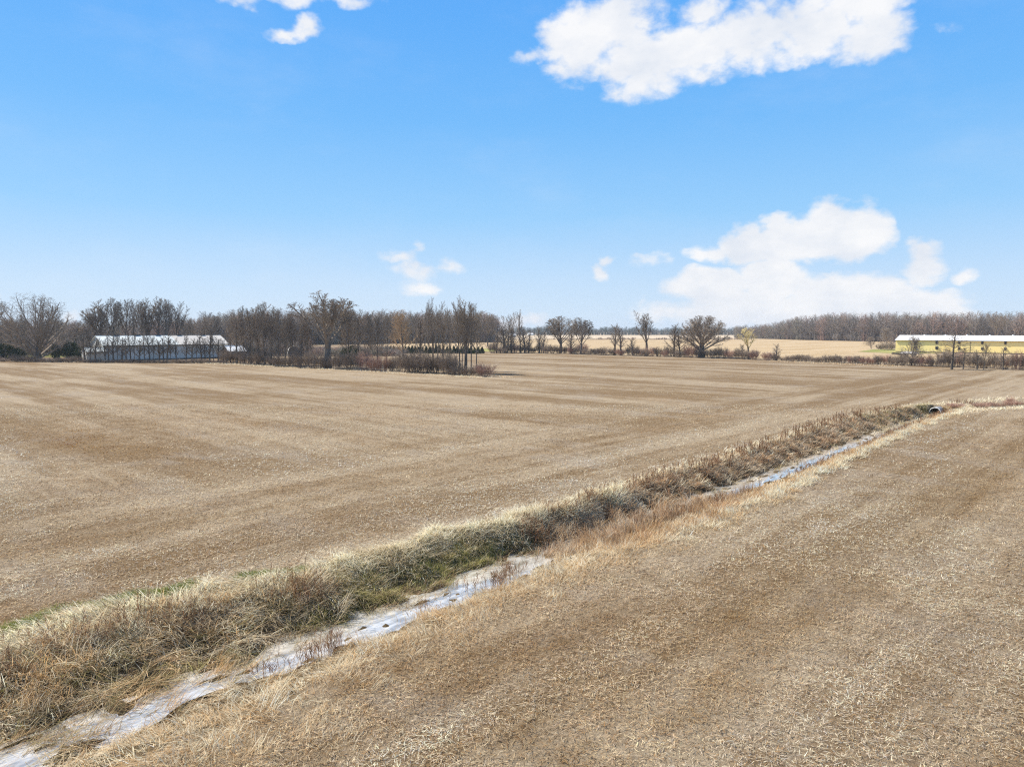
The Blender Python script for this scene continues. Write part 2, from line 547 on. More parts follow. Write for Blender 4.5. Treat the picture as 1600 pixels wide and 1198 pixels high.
def height(s, t):
    """ground height over farm-grid coordinates"""
    s = np.asarray(s, float); t = np.asarray(t, float)
    L, Rr, Wc, H = fL(s), fR(s), fW(s), fH(s)
    zb = ZW - .13 + np.clip(fbm(s * 1.5, t * 3.0) - .5, -.3, .5) * .62
    up = sstep((t - (Wc + H * .6)) / np.maximum(L - Wc - H * .6, .5)) ** .85
    dn = sstep(((Wc - H * .6) - t) / np.maximum(Wc - H * .6 - Rr, .5)) ** .8
    f = np.where(t > Wc, up, dn)
    rough = (fbm(s * 1.3, t * 1.3) - .5)
    z = zb * (1 - f) + rough * .35 * np.clip(1 - f, 0, 1) * np.clip(f * 4, 0, 1)
    endf = sstep((s - S_END) / 1.5)
    z = z * (1 - endf)
    z = np.where((t > L) | (t < Rr), 0, z)
    # gentle low berm on the field edge and a faint swale carried on past the culvert
    berm = .06 * np.exp(-((t - L - .3) / .8) ** 2) * (s < S_END + 2)
    sw = sstep((s - 100) / 4) * np.exp(-((t - (19.8 - (s - 100) * .95)) / 1.6) ** 2) * -.4 * (s < 150)
    return z + berm + sw + (fbm(s * .7, t * .7) - .5) * .06
def ST(s, t, z=None):
    s = np.asarray(s, float); t = np.asarray(t, float)
    if z is None: z = height(s, t)
    return np.stack([s * ES.x + t * ET.x, s * ES.y + t * ET.y, np.broadcast_to(z, s.shape)], -1)

def geo(start, step, g, end):
    r = []
    x = start
    while x < end:
        step *= g
        x += step
        r.append(x)
    return r
sf = list(np.arange(-12, 104, .3)); sg = [-a for a in geo(12, .3, 1.12, 9000)][::-1] + sf + geo(103.7, .3, 1.12, 9000)
tf = list(np.arange(13.2, 26.8, .15)); tg = [13.2 - a for a in geo(0, .15, 1.12, 9000)][::-1] + tf + [26.65 + a for a in geo(0, .15, 1.12, 9000)]
sg = np.array(sg); tg = np.array(tg)
SS, TT = np.meshgrid(sg, tg, indexing='ij')
far_fade = np.exp(-np.maximum(0, np.hypot(SS, TT) - 150) / 60)
Z = height(SS, TT) * far_fade
V = ST(SS, TT, Z).reshape(-1, 3)
ns, nt_ = SS.shape
idx = np.arange(ns * nt_).reshape(ns, nt_)
Q = np.stack([idx[:-1, :-1], idx[1:, :-1], idx[1:, 1:], idx[:-1, 1:]], -1).reshape(-1, 4)
g_o = link("ground", np_mesh("ground", V, Q, smooth=True), M_ground)
tag(g_o, kind='structure')

def sheet(name, mat, pix, z):
    vs = [tuple(G(px, py, 0))[:2] + (z,) for px, py in pix]
    mb = MB(); mb.add(vs, [tuple(range(len(vs)))])
    o = mb.build(name, mat); tag(o, kind='structure')
    return o
sheet("field", M_far1, [(600, 540), (760, 549.5), (1000, 554), (1200, 560), (1600, 575), (2300, 600), (3200, 600), (2600, 540), (1700, 531), (900, 529.5), (600, 531)], .03)
sheet("pale_field", M_far2, [(600, 530.9), (900, 529.4), (1250, 529.4), (1250, 523.2), (600, 523.2)], .05)
sheet("lawn", M_lawn, [(730, 549), (772, 549.5), (778, 545), (745, 545)], .09)
sheet("lawn", M_lawn, [(1365, 546), (1340, 549.5), (1395, 552.5), (1440, 552.8), (1470, 552), (1405, 546)], .09)
sheet("lawn", M_lawn, [(-60, 558), (130, 558), (130, 551), (-60, 551)], .09)

# water surface
ws = np.arange(-14, 96.2, .25)
wv = []
for side in (-1, 0, 1):
    wv.append(ST(ws, fW(ws) + side * (fH(ws) + .35), np.full(ws.shape, ZW)))
wv = np.stack(wv, 1).reshape(-1, 3)
wi = np.arange(len(ws) * 3).reshape(-1, 3)
wq = np.concatenate([np.stack([wi[:-1, k], wi[1:, k], wi[1:, k + 1], wi[:-1, k + 1]], -1) for k in (0, 1)])
tag(link("water", np_mesh("water", wv, wq), M_water), kind='structure')

# ------------------------------------------------------------------ blades (grass, straw)
def blades(base, azim, length, width, lean0, lean1, nseg, col, twist=None, tipw=.15):
    n = len(base)
    pos = base.copy()
    seg = (length / nseg)[:, None]
    tw = rng.uniform(-1.2, 1.2, n) if twist is None else twist
    wa = azim + math.pi / 2 + tw
    wd = np.stack([np.cos(wa), np.sin(wa), np.zeros(n)], -1)
    vs = np.empty((n, nseg + 1, 2, 3), dtype=np.float32)
    for i in range(nseg + 1):
        wv_ = (width * (1 - (1 - tipw) * (i / nseg) ** 1.5))[:, None] * .5
        vs[:, i, 0] = pos - wd * wv_
        vs[:, i, 1] = pos + wd * wv_
        if i < nseg:
            le = lean0 + (lean1 - lean0) * ((i + .5) / nseg)
            d = np.stack([np.sin(le) * np.cos(azim), np.sin(le) * np.sin(azim), np.cos(le)], -1)
            pos = pos + d * seg
    b = (np.arange(n) * (nseg + 1) * 2)[:, None]
    q = []
    for i in range(nseg):
        o = i * 2
        q.append(np.concatenate([b + o, b + o + 1, b + o + 3, b + o + 2], 1))
    q = np.stack(q, 1).reshape(-1, 4)
    cc = np.repeat(col, (nseg + 1) * 2, axis=0)
    return vs.reshape(-1, 3), q, cc

class Bag:
    def __init__(s): s.v = []; s.q = []; s.c = []; s.n = 0
    def add(s, v, q, c):
        s.v.append(v); s.q.append(q + s.n); s.c.append(c); s.n += len(v)
    def build(s, name, mat, label, cat):
        me = np_mesh(name, np.concatenate(s.v), np.concatenate(s.q), np.concatenate(s.c))
        o = link(name, me, mat)
        return tag(o, label, cat, kind='stuff')

def in_view(P, margin=.12):
    """keep what the photo, or a camera a step aside, could see"""
    x, y, z = P[:, 0], P[:, 1], P[:, 2] - CAMH
    fw = y * math.cos(PITCH) - z * math.sin(PITCH)
    uu = y * math.sin(PITCH) + z * math.cos(PITCH)
    u = x / np.maximum(fw, .1); w = uu / np.maximum(fw, .1)
    return (fw > 3) & (np.abs(u) < 800 / F * (1 + margin)) & (w > -599 / F * (1 + margin)) & (w < .2)

def palette(n, cols, probs, var=.18):
    cols = np.array(cols); probs = np.array(probs, float); probs /= probs.sum()
    c = cols[rng.choice(len(cols), n, p=probs)]
    return np.clip(c * rng.uniform(1 - var, 1 + var, (n, 1)) * rng.uniform(.96, 1.04, (n, 3)), 0, .95)

def lin(r, g, b):
    def f_(c):
        c /= 255
        return c / 12.92 if c <= .04045 else ((c + .055) / 1.055) ** 2.4
    return (f_(r), f_(g), f_(b))

# --- straw residue on the fields
def scatter_straw(d0, d1, dens, lmin, lmax, wmin, wmax):
    half = 800 / F * 1.1
    n = int(dens * half * (d1 * d1 - d0 * d0))
    y = np.sqrt(rng.uniform(d0 * d0, d1 * d1, n)); x = rng.uniform(-half, half, n) * y
    s = x * ES.x + y * ES.y; t = x * ET.x + y * ET.y
    keep = ((t > fL(s) - .2) | (t < fR(s) + .3) | (s > 98))
    cl = fbm(s * 1.7, t * 1.7)
    keep &= rng.random(n) < np.clip(.50 + 1.3 * (cl - .4), .08, 1)
    s, t = s[keep], t[keep]
    P = ST(s, t); k = in_view(P, .1); P = P[k]; s = s[k]; t = t[k]
    n = len(P)
    P[:, 2] += rng.uniform(.0, .07, n)
    az_ = rng.uniform(0, 2 * math.pi, n)
    L_ = rng.uniform(lmin, lmax, n) * rng.uniform(.5, 1, n)
    w_ = rng.uniform(wmin, wmax, n)
    up = rng.random(n) < .20
    l0 = np.where(up, rng.uniform(.1, .8, n), rng.uniform(1.25, 1.62, n))
    l1 = l0 + rng.uniform(-.1, .35, n)
    L_ = np.where(up, L_ * .5, L_)
    c = palette(n, [(.78, .66, .47), (.56, .45, .31), (.36, .275, .19), (.40, .25, .12), (.17, .115, .07), (.50, .45, .38)], [30, 22, 14, 16, 12, 12])
    # whole patches keep their own straw colour
    hd = np.clip((t - 36) / 9, 0, 1)
    pt = ((fbm(s * .06 + 9, t * .30) - .5) * (1 - hd) + (fbm(s * .24 + 9, t * .045) - .5) * hd * 1.5)[:, None]
    p2 = (fbm(s * .55 + 3, t * .8) - .5)[:, None]
    hd = np.clip((t - 36) / 9, 0, 1)
    p3 = ((fbm(s * .035 + 5, t * .5 + 2) - .5) * (1 - hd) * 1.2 + (fbm(s * .28 + 5, t * .03 + 2) - .5) * hd * 1.6)[:, None]
    c = np.clip(c * (1 + pt * np.array([[.7, 1.05, 1.45]]) + p2 * np.array([[.9, 1.0, 1.1]]) + p3 * np.array([[.4, .55, .8]])), .02, .9)
    return blades(P, az_, L_, w_, l0, l1, 2, c)
B = Bag()
B.add(*scatter_straw(13, 24, 700, .08, .24, .009, .021))
B.add(*scatter_straw(24, 42, 260, .11, .30, .013, .030))
B.add(*scatter_straw(42, 85, 50, .18, .38, .024, .048))
B.build("straw_residue", M_blade, "chopped tan straw and stubble strewn over both fields", "straw")

# --- grass on the ditch banks
CREAM = [(.93, .84, .65), (.82, .71, .52), (.60, .49, .33), (.44, .34, .21)]
ORNG = [(.68, .49, .28), (.58, .38, .19), (.48, .30, .14), (.74, .60, .40), (.32, .20, .10)]
BROWN = [(.34, .22, .13), (.45, .31, .19), (.29, .19, .12), (.60, .49, .34), (.22, .15, .09)]
GREY = [(.56, .49, .38), (.50, .42, .31), (.70, .61, .47), (.36, .28, .19)]
GREEN = [(.27, .28, .08), (.36, .34, .12), (.46, .41, .19), (.60, .51, .30), (.22, .18, .08)]
OLIVE = [(.32, .27, .14), (.42, .34, .19), (.22, .18, .09), (.56, .46, .29)]

def tussocks(bag, n, s0, s1, u0, u1, side, blades_per, L, lean, cols, probs, width=.014, az0=None, azs=1.2, spread=.22, zoff=0.0, dens_noise=0.0, nseg=4, cvar=.18, keepf=None):
    """clumps between the water and the border; u runs 0 at the water to 1 at the border"""
    s = rng.uniform(s0, s1, n)
    u = rng.uniform(u0, u1, n)
    if dens_noise:
        k = fbm(s * .8, u * 4 + 5) > dens_noise; s, u = s[k], u[k]
    if keepf is not None:
        k = keepf(s, u); s, u = s[k], u[k]
    n = len(s)
    if n == 0: return
    wc, h = fW(s), fH(s)
    if side > 0: t = (wc + h) + u * (fL(s) - wc - h)
    else: t = (wc - h) - u * (wc - h - fR(s))
    P = ST(s, t)
    k = in_view(P, .2); s, t, u = s[k], t[k], u[k]; n = len(s)
    if n == 0: return
    ca = (az0 if az0 is not None else 0) + rng.normal(0, azs, n)
    cL = rng.uniform(.75, 1.25, n); cc = rng.uniform(.82, 1.18, n)
    clean = rng.normal(0, .32, n)
    ci = rng.choice(len(cols), n, p=np.array(probs, float) / sum(probs))
    m = blades_per
    rep = lambda a: np.repeat(a, m)
    bs = rep(s) + rng.normal(0, spread, n * m); bt = rep(t) + rng.normal(0, spread, n * m)
    P = ST(bs, bt); P[:, 2] += zoff - .02
    az_ = rep(ca) + rng.normal(0, .55, n * m)
    L_ = rep(cL) * rng.uniform(L[0], L[1], n * m)
    l0 = rep(clean) + rng.uniform(lean[0], lean[1], n * m)
    l1 = l0 + rng.uniform(lean[2], lean[3], n * m)
    base = np.array(cols)[np.where(rng.random(n * m) < .6, rep(ci), rng.choice(len(cols), n * m, p=np.array(probs, float) / sum(probs)))]
    c = np.clip(base * (rep(cc) * rng.uniform(1 - cvar, 1 + cvar, n * m))[:, None], 0, .9)
    dist = np.hypot(P[:, 0], P[:, 1])
    w_ = width * rng.uniform(.6, 1.3, n * m) * np.clip(dist / 26, .8, 2.2)
    v, q, c2 = blades(P, az_, L_, w_, np.clip(l0, 0, 2.2), np.clip(l1, 0, 2.3), nseg, c)
    bag.add(v, q, c2)

AZ_DOWN = math.atan2(-ET.y, -ET.x)          # down the far bank, towards the water
AZ_ALONG = math.atan2(ES.y, ES.x)
AZ_BACK = AZ_ALONG + math.pi
T = Bag()
near = (-8, 45); far = (45, 97)
# pale lodged grass along the field edge of the far bank
RED = [(.46, .29, .17), (.38, .23, .13), (.54, .37, .23)]
MIXT = CREAM + GREY + ORNG
MP = [4, 5, 4, 3, 3, 3, 3, 1, 2, 2, 1, 2, 1]
tussocks(T, 1600, -8, 33, .66, 1.03, 1, 50, (.35, .80), (1.12, 1.45, .05, .4), CREAM, [7, 4, 1, .5], az0=AZ_DOWN - .8, azs=.6, width=.020)
tussocks(T, 800, 22, 97, .84, 1.02, 1, 24, (.25, .5), (1.0, 1.4, .1, .4), CREAM, [4, 4, 3, 1], az0=AZ_DOWN, azs=.9, width=.020)
# middle of the far bank: tan, brown and grey tangle, falling towards the water
tussocks(T, 360, -8, 14, .12, .80, 1, 44, (.5, 1.0), (.95, 1.4, .15, .5), MIXT, MP, az0=AZ_DOWN - .5, azs=.95, width=.023)
tussocks(T, 60, -8, 14, .25, .80, 1, 60, (.5, .95), (.0, .9, .8, 1.6), ORNG + CREAM[1:3], [2, 3, 2, 3, 1, 3, 3], az0=AZ_DOWN - .3, azs=1.0, width=.022, spread=.30)
tussocks(T, 130, -8, 14, .40, .78, 1, 40, (.4, .7), (.1, .7, .6, 1.2), BROWN, [3, 4, 2, 3, 1], az0=AZ_DOWN - .3, azs=.9, width=.018, dens_noise=.45)
tussocks(T, 220, -8, 16, .02, .6, 1, 36, (.5, 1.0), (1.0, 1.4, .1, .4), OLIVE + GREEN[:3], [4, 4, 2, 4, 1, 2, 2], az0=AZ_DOWN - .9, azs=.8, width=.020)
tussocks(T, 330, 11, 25, .35, .9, 1, 44, (.30, .60), (.95, 1.35, .2, .6), CREAM + OLIVE, [4, 4, 3, 2, 2, 2, 1, 2], az0=AZ_DOWN - .4, azs=.9, width=.020)
tussocks(T, 420, 12, 24.5, .05, .75, 1, 60, (.14, .32), (.1, .8, .4, 1.0), GREEN, [3, 4, 4, 3, .5], az0=AZ_DOWN, azs=1.5, width=.016)
tussocks(T, 300, 23.5, 58, .12, .85, 1, 40, (.30, .65), (.4, 1.1, .6, 1.3), BROWN[:4] + GREY[:3] + RED, [2, 4, 1, 3, 3, 3, 3, 4, 3, 4], az0=AZ_DOWN, azs=.8, width=.021, dens_noise=.32)
tussocks(T, 240, 23.5, 58, .12, .95, 1, 34, (.3, .6), (.8, 1.3, .2, .6), GREY + CREAM + ORNG[:2], [4, 4, 3, 1, 3, 4, 3, 1, 2, 2], az0=AZ_DOWN, azs=1.1, width=.021)
tussocks(T, 380, 56, 92, .15, .92, 1, 28, (.30, .60), (.4, 1.1, .6, 1.3), BROWN[:4] + GREY[:3] + RED, [2, 4, 1, 3, 3, 3, 2, 4, 3, 4], az0=AZ_DOWN, azs=.8, width=.020, dens_noise=.30)
tussocks(T, 300, 56, 92, .15, .95, 1, 24, (.25, .5), (.8, 1.3, .2, .6), GREY + CREAM[1:] + ORNG[:2], [4, 4, 3, 1, 3, 3, 1, 2, 2], az0=AZ_DOWN, azs=1.1, width=.020)
tussocks(T, 260, 78, 96, .2, 1.0, 1, 30, (.2, .38), (.2, .8, .5, 1.0), GREEN + OLIVE, [2, 2, 3, 2, 1, 2, 2, 1, 2], az0=AZ_DOWN, azs=1.2)
# near bank: warm orange tufts
tussocks(T, 850, -8, 26, .10, .85, -1, 46, (.20, .58), (.6, 1.25, .3, .9), ORNG + CREAM[:3], [2, 2, 1, 3, 1, 2, 3, 3], az0=AZ_DOWN - .9, azs=1.4, width=.020)
tussocks(T, 400, 24, 38, .15, .90, -1, 36, (.20, .50), (.3, 1.1, .3, .9), ORNG + CREAM[1:3] + RED, [2, 2, 2, 2, 1, 2, 2, 2, 2, 2], az0=AZ_DOWN, azs=1.2, width=.018)
tussocks(T, 1100, 38, 97, .12, .95, -1, 28, (.15, .42), (.2, .9, .3, .9), ORNG + CREAM[:3], [4, 4, 2, 3, .5, 1, 2, 1], az0=AZ_DOWN, azs=1.2, width=.018)
tussocks(T, 700, 26, 99, .88, 1.08, -1, 26, (.25, .5), (.7, 1.2, .2, .5), CREAM, [5, 4, 1, .5], az0=AZ_BACK, azs=.9, width=.02)
tussocks(T, 800, -8, 40, .8, 1.22, -1, 36, (.15, .4), (.8, 1.3, .1, .4), CREAM[1:] + ORNG[:2], [3, 3, 1, 2, 2], az0=0, azs=3, width=.016)
# brown brush closing over the water midway
tussocks(T, 330, 23.3, 38.0, -.35, .30, -1, 36, (.40, .85), (.1, .9, .5, 1.2), BROWN[:4] + GREY[:3] + RED + ORNG[:2], [2, 3, 1, 3, 4, 4, 3, 3, 2, 3, 2, 2], az0=AZ_DOWN, azs=2.5, width=.020)
tussocks(T, 110, 24, 40, .0, .5, -1, 34, (.4, .8), (.0, .5, .2, .6), BROWN + ORNG[1:3], [3, 4, 2, 1, 2, 2, 2], az0=0, azs=3)
tussocks(T, 110, 46, 96, .25, .6, -1, 26, (.35, .6), (.0, .4, .2, .5), BROWN + ORNG[:3], [3, 4, 2, 2, .5, 3, 3, 2], az0=0, azs=3)
# drowned mats lying on the water
tussocks(T, 210, -8, 24, -.30, .05, 1, 26, (.15, .6), (1.3, 1.52, .0, .1), OLIVE + GREY + BROWN[:3], [2, 3, 2, 2, 2, 2, 1, 2, 3, 3, 3], az0=AZ_ALONG, azs=.5, zoff=.10, nseg=3, width=.019)
tussocks(T, 150, -8, 9.5, -.5, .05, -1, 34, (.4, .9), (1.2, 1.5, .0, .12), OLIVE + ORNG + BROWN[:2], [2, 3, 1, 2, 2, 2, 2, 1, 1, 2, 2], az0=AZ_ALONG, azs=.5, zoff=.12, nseg=3, width=.019)
tussocks(T, 70, 38, 95, -.3, .05, 1, 26, (.4, .8), (1.2, 1.5, .0, .15), OLIVE + GREY, [2, 3, 1, 2, 2, 2, 2, 1], az0=AZ_ALONG, azs=.6, zoff=.08, nseg=3)
T.build("dry_grass", M_blade, "long dead lodged grass covering both banks of the ditch", "grass")

# bright green new grass at the field edge
GB = Bag()
NG = [(.20, .25, .045), (.28, .31, .08), (.34, .32, .13), (.16, .19, .04)]
for (a, b, nn, lo, hi) in ((4.5, 10.2, 260, 1.0, 1.13), (11.5, 13.6, 90, 1.03, 1.14), (20, 26.5, 220, .6, 1.04)):
    tussocks(GB, nn, a, b, lo, hi, 1, 60, (.07, .20), (.1, .9, .1, .5), NG, [3, 3, 2, 2], az0=0, azs=3, spread=.2, nseg=2, dens_noise=.40)
GB.build("green_grass", M_blade, "short fresh green grass in patches along the field edge", "grass")

# upright dead weed stalks (goldenrod, reeds)
def stalks(bag, clusters, mat_cols):
    for (s0, t_rel, side, n, h0, h1, sp_s, sp_t) in clusters:
        s = rng.normal(s0, sp_s, n)
        wc, h = fW(s), fH(s)
        u = rng.normal(t_rel, sp_t, n)
        t = np.where(side > 0, (wc + h) + u * (fL(s) - wc - h), (wc - h) - u * (wc - h - fR(s)))
        P = ST(s, t)
        L_ = rng.uniform(h0, h1, n) * .82
        az_ = rng.uniform(0, 2 * math.pi, n)
        l0 = np.abs(rng.normal(0, .12, n)); l1 = l0 + np.abs(rng.normal(0, .15, n))
        c = palette(n, mat_cols, [1] * len(mat_cols), .25)
        dist = np.hypot(P[:, 0], P[:, 1])
        v, q, c2 = blades(P, az_, L_, .012 * np.clip(dist / 24, 1, 2.6), l0, l1, 3, c, tipw=.5)
        bag.add(v, q, c2)
        # side twigs with seed heads near the top
        k = 7
        f_ = np.tile(np.linspace(.55, 1.0, k), n)
        Pm = np.repeat(P, k, 0); azr = np.repeat(az_, k); l0r = np.repeat((l0 + l1) / 2, k); Lr = np.repeat(L_, k)
        Pm = Pm + np.stack([np.sin(l0r) * np.cos(azr), np.sin(l0r) * np.sin(azr), np.cos(l0r)], -1) * (Lr * f_)[:, None]
        m = len(Pm)
        v, q, c2 = blades(Pm, rng.uniform(0, 6.28, m), rng.uniform(.06, .2, m), .014 * np.clip(np.repeat(dist, k) / 24, 1, 2.6), rng.uniform(.3, .9, m), rng.uniform(.5, 1.3, m), 2, np.repeat(c, k, 0) * 1.1, tipw=.8)
        bag.add(v, q, c2)
KB = Bag()
RUST = [(.20, .11, .06), (.28, .165, .095), (.15, .085, .05), (.33, .21, .13)]
cl = [(8.6, .66, 1, 80, .5, .9, .7, .10), (6.6, .66, 1, 70, .5, .85, .6, .08), (12.7, .55, 1, 100, .6, 1.05, .45, .12),
      (4.4, .62, 1, 50, .5, .8, .5, .1), (11.3, .12, -1, 90, .5, .9, .4, .08), (9.6, .1, -1, 25, .4, .7, .4, .1),
      (19.4, .02, -1, 80, .5, 1.0, .5, .07), (18.2, -.2, -1, 22, .5, .9, .6, .1), (21.0, -.1, -1, 20, .5, .8, .5, .1), (15.6, .0, -1, 18, .4, .8, .4, .1),
      (24.3, .25, 1, 90, .5, .9, .5, .15), (27, .6, 1, 70, .5, .9, 1.0, .12), (30.5, .65, 1, 90, .5, .9, 1.1, .14), (31, .2, -1, 80, .5, .9, 1.4, .15),
      (36, .65, 1, 90, .5, .9, 1.6, .12), (42, .7, 1, 100, .5, .9, 1.8, .12), (35, .2, -1, 80, .4, .8, 1.6, .10), (50, .72, 1, 130, .5, .9, 3, .10), (50, .35, -1, 60, .4, .7, 3, .10),
      (62, .80, 1, 120, .6, 1.1, 4, .08), (74, .78, 1, 110, .6, 1.1, 4, .08), (84, .75, 1, 80, .5, .8, 3, .10), (70, .4, -1, 90, .4, .7, 6, .12), (88, .35, -1, 110, .5, .8, 3, .12)]
stalks(KB, cl, RUST)
# weeds in the swale that goes on beyond the culvert
n = 1500
s = rng.uniform(100, 122, n); t = 19.8 - (s - 100) * .95 + rng.normal(0, .5, n) 
k = fbm(s * .5, t * .3) > .42; s, t = s[k], t[k]; n = len(s)
P = ST(s, t)
KB.add(*blades(P, rng.uniform(0, 6.28, n), rng.uniform(.4, .95, n), np.full(n, .045), rng.uniform(0, .4, n), rng.uniform(.2, .9, n), 3, palette(n, BROWN[:3] + RUST, [1] * 7)))
KB.build("weed_stalks", M_blade, "upright rusty brown dead weeds and reeds rising along the ditch", "weeds")

# pale grass strips on open ground (past the culvert, field swale, hedge feet)
PS = Bag()
def strip(pix, width, dens, L, cols, probs, w=.05, lean=(.5, 1.2, .2, .6)):
    pts = [G(*q) for q in pix]
    for a, b in zip(pts[:-1], pts[1:]):
        d = (b - a); ln = d.length; n = int(ln * width * dens)
        if n < 1: continue
        u = rng.random(n); o = rng.normal(0, width / 2, n)
        nx, ny = -d.y / ln, d.x / ln
        x = a.x + d.x * u + nx * o; y = a.y + d.y * u + ny * o
        s_ = x * ES.x + y * ES.y; t_ = x * ET.x + y * ET.y
        k = fbm(s_ * .35, t_ * .35) > .33; s_, t_ = s_[k], t_[k]; n = len(s_)
        if n == 0: continue
        P = ST(s_, t_, height(s_, t_))
        PS.add(*blades(P, rng.uniform(0, 6.28, n), rng.uniform(*L, n), w * rng.uniform(.6, 1.3, n), rng.uniform(lean[0], lean[1], n), rng.uniform(lean[0], lean[1], n) + rng.uniform(lean[2], lean[3], n), 2, palette(n, cols, probs)))
strip([(1420, 640), (1500, 629), (1600, 622), (1750, 616)], 1.6, 45, (.3, .6), CREAM, [5, 4, 2, 1], .05)
strip([(1460, 646), (1540, 640), (1600, 637), (1750, 632)], 1.1, 60, (.3, .6), CREAM, [6, 3, 2, 1], .05)
strip([(1440, 650), (1475, 641), (1500, 634)], 3.0, 40, (.2, .5), CREAM[1:] + ORNG[:2] + GREEN[1:3], [3, 3, 1, 2, 2, 1, 1], .05)
strip([(770, 599), (900, 604), (1000, 610), (1130, 622)], .8, 16, (.15, .35), CREAM, [2, 4, 3, 1], .045, (1.0, 1.4, .1, .2))
strip([(690, 706), (700, 697), (712, 702)], .7, 45, (.15, .35), [(.62, .58, .5), (.55, .5, .42)], [1, 1], .03, (1.1, 1.5, .0, .2))
strip([(360, 569), (430, 573), (520, 577), (640, 584), (760, 590)], 2.2, 16, (.25, .6), CREAM, [2, 4, 4, 2], .06)
strip([(770, 588), (800, 590)], 1.2, 14, (.4, .8), CREAM + ORNG[:2], [5, 4, 2, 1, 2, 2], .1)
strip([(290, 566.5), (360, 568.5), (430, 572)], 3.0, 9, (.3, .7), CREAM, [5, 4, 2, 1], .1)
strip([(1195, 564), (1240, 566), (1420, 573)], 1.4, 7, (.4, .9), CREAM[1:] + ORNG[:2], [4, 2, 1, 2, 2], .12)
PS.build("pale_grass", M_blade, "thin strips of pale dry grass crossing the open field", "grass")

# ------------------------------------------------------------------ culvert
def culvert():
    root = empty("culvert")
    tag(root, "round metal culvert pipe end where the ditch stops under the crossing", "culvert")
    s0 = 95.2
    c0 = Vector(ST(np.array([s0]), np.array([19.9]), np.array([0.0]))[0])
    root.location = (c0.x, c0.y, -.72)
    root.rotation_euler = (0, 0, ALPHA)
    mz = NM("galvanised_pipe")
    v = mz.obj()
    sp = mz.n('ShaderNodeSeparateXYZ'); mz.set(sp.inputs[0], v)
    rib = mz.math('SINE', mz.math('MULTIPLY', sp.outputs[0], 60))
    mat = mz.princ(mz.mix(mz.range(mz.noise(v, 3, 5), .4, .7), (.42, .42, .42), (.30, .24, .19)), rough=.45, spec=.5, metal=.5, bump=rib, bstr=.6, bdist=.03)
    sides = 36
    ro, ri, ln = .62, .57, 6.0
    mb = MB()
    vs = []
    for (x, r) in ((-.5, ro), (ln, ro), (ln, ri), (-.5, ri)):
        for k in range(sides):
            th = 2 * math.pi * k / sides
            vs.append((x, r * math.cos(th), r * math.sin(th)))
    fs = []
    for a in range(4):
        b = (a + 1) % 4
        for k in range(sides):
            fs.append((a * sides + k, a * sides + (k + 1) % sides, b * sides + (k + 1) % sides, b * sides + k))
    mb.add(vs, fs)
    mb.build("pipe", mat, root, smooth=False)
    rim = MB()
    pts = [(-.5, .60 * math.cos(a), .60 * math.sin(a)) for a in np.linspace(0, 2 * math.pi, 37)]
    rim.tube(pts, [.05] * 37, 8)
    rim.build("rim", mat_flat("pipe_rim_steel", (.62, .61, .58), .4, .5), root, smooth=True)
culvert()

# ------------------------------------------------------------------ bare trees
def rvec():
    return Vector((random.gauss(0, 1), random.gauss(0, 1), random.gauss(0, 1))).normalized()

def grow(parts, p, d, L, r, lvl, Pm):
    ns_ = Pm['seg'][lvl]
    pts = [p.copy()]
    rad = [r]
    q = p.copy(); d = d.normalized()
    tipf = .35 if lvl < Pm['levels'] - 1 else 0.0
    for i in range(ns_):
        d = (d + rvec() * Pm['wander'][lvl] + Vector((0, 0, 1)) * Pm['up'][lvl]).normalized()
        q = q + d * (L / ns_)
        pts.append(q.copy())
        f_ = (i + 1) / ns_
        rad.append(r * (1 - (1 - tipf) * f_))
    if tipf == 0.0: rad[-1] = 0.0
    (parts[0] if lvl < Pm.get('trunk_levels', 1) else parts[1]).tube(pts, rad, Pm['sides'][lvl])
    if lvl + 1 >= Pm['levels']: return
    n = Pm['n'][lvl]
    st0 = Pm['start'][lvl]
    ph = random.uniform(0, 6.28)
    for k in range(n):
        f_ = st0 + (1 - st0) * (k + random.uniform(.1, .9)) / n
        x = f_ * ns_; i = min(int(x), ns_ - 1); u = x - i
        bp = pts[i].lerp(pts[i + 1], u)
        ax = (pts[i + 1] - pts[i]).normalized()
        a = ax.orthogonal().normalized()
        c = ax.cross(a)
        ph += 2.4 + random.uniform(-.5, .5)
        an = math.radians(Pm['ang'][lvl] * random.uniform(.7, 1.25))
        if 'ang_tip' in Pm and lvl == 0:
            an = math.radians((Pm['ang'][0] * (1 - f_) + Pm['ang_tip'] * f_) * random.uniform(.85, 1.15))
        nd = ax * math.cos(an) + (a * math.cos(ph) + c * math.sin(ph)) * math.sin(an)
        shp = Pm['shape'](f_) if lvl == 0 else (1.0 - .55 * f_)
        cl_ = L * Pm['ratio'][lvl] * shp * random.uniform(.75, 1.2)
        cr_ = max((r * (1 - (1 - tipf) * f_)) * Pm['rr'][lvl], Pm['rmin'])
        grow(parts, bp, nd, cl_, cr_, lvl + 1, Pm)

def norm(parts, dome=False):
    v = np.array(parts[0].v + parts[1].v)
    if dome:
        h_ = np.percentile(v[:, 2], 96); wx_ = np.percentile(np.hypot(v[:, 0], v[:, 1]), 93)
        c_ = .42 * h_; up_ = h_ - c_
        for q in parts:
            nv = []
            for (x, y, z) in q.v:
                if z > c_:
                    r_ = math.sqrt((x * x + y * y) / wx_ ** 2 + ((z - c_) / up_) ** 2)
                    if r_ > 1:
                        k_ = (1 + (r_ - 1) * .28) / r_
                        x *= k_; y *= k_; z = c_ + (z - c_) * k_
                nv.append((x, y, z))
            q.v = nv
        v = np.array(parts[0].v + parts[1].v)
    h = np.percentile(v[:, 2], 99.7)
    w = np.percentile(np.abs(v[:, 0]), 98) + 1e-6
    for q in parts:
        q.v = [(a / h, b / h, c / h) for a, b, c in q.v]
    return w / h

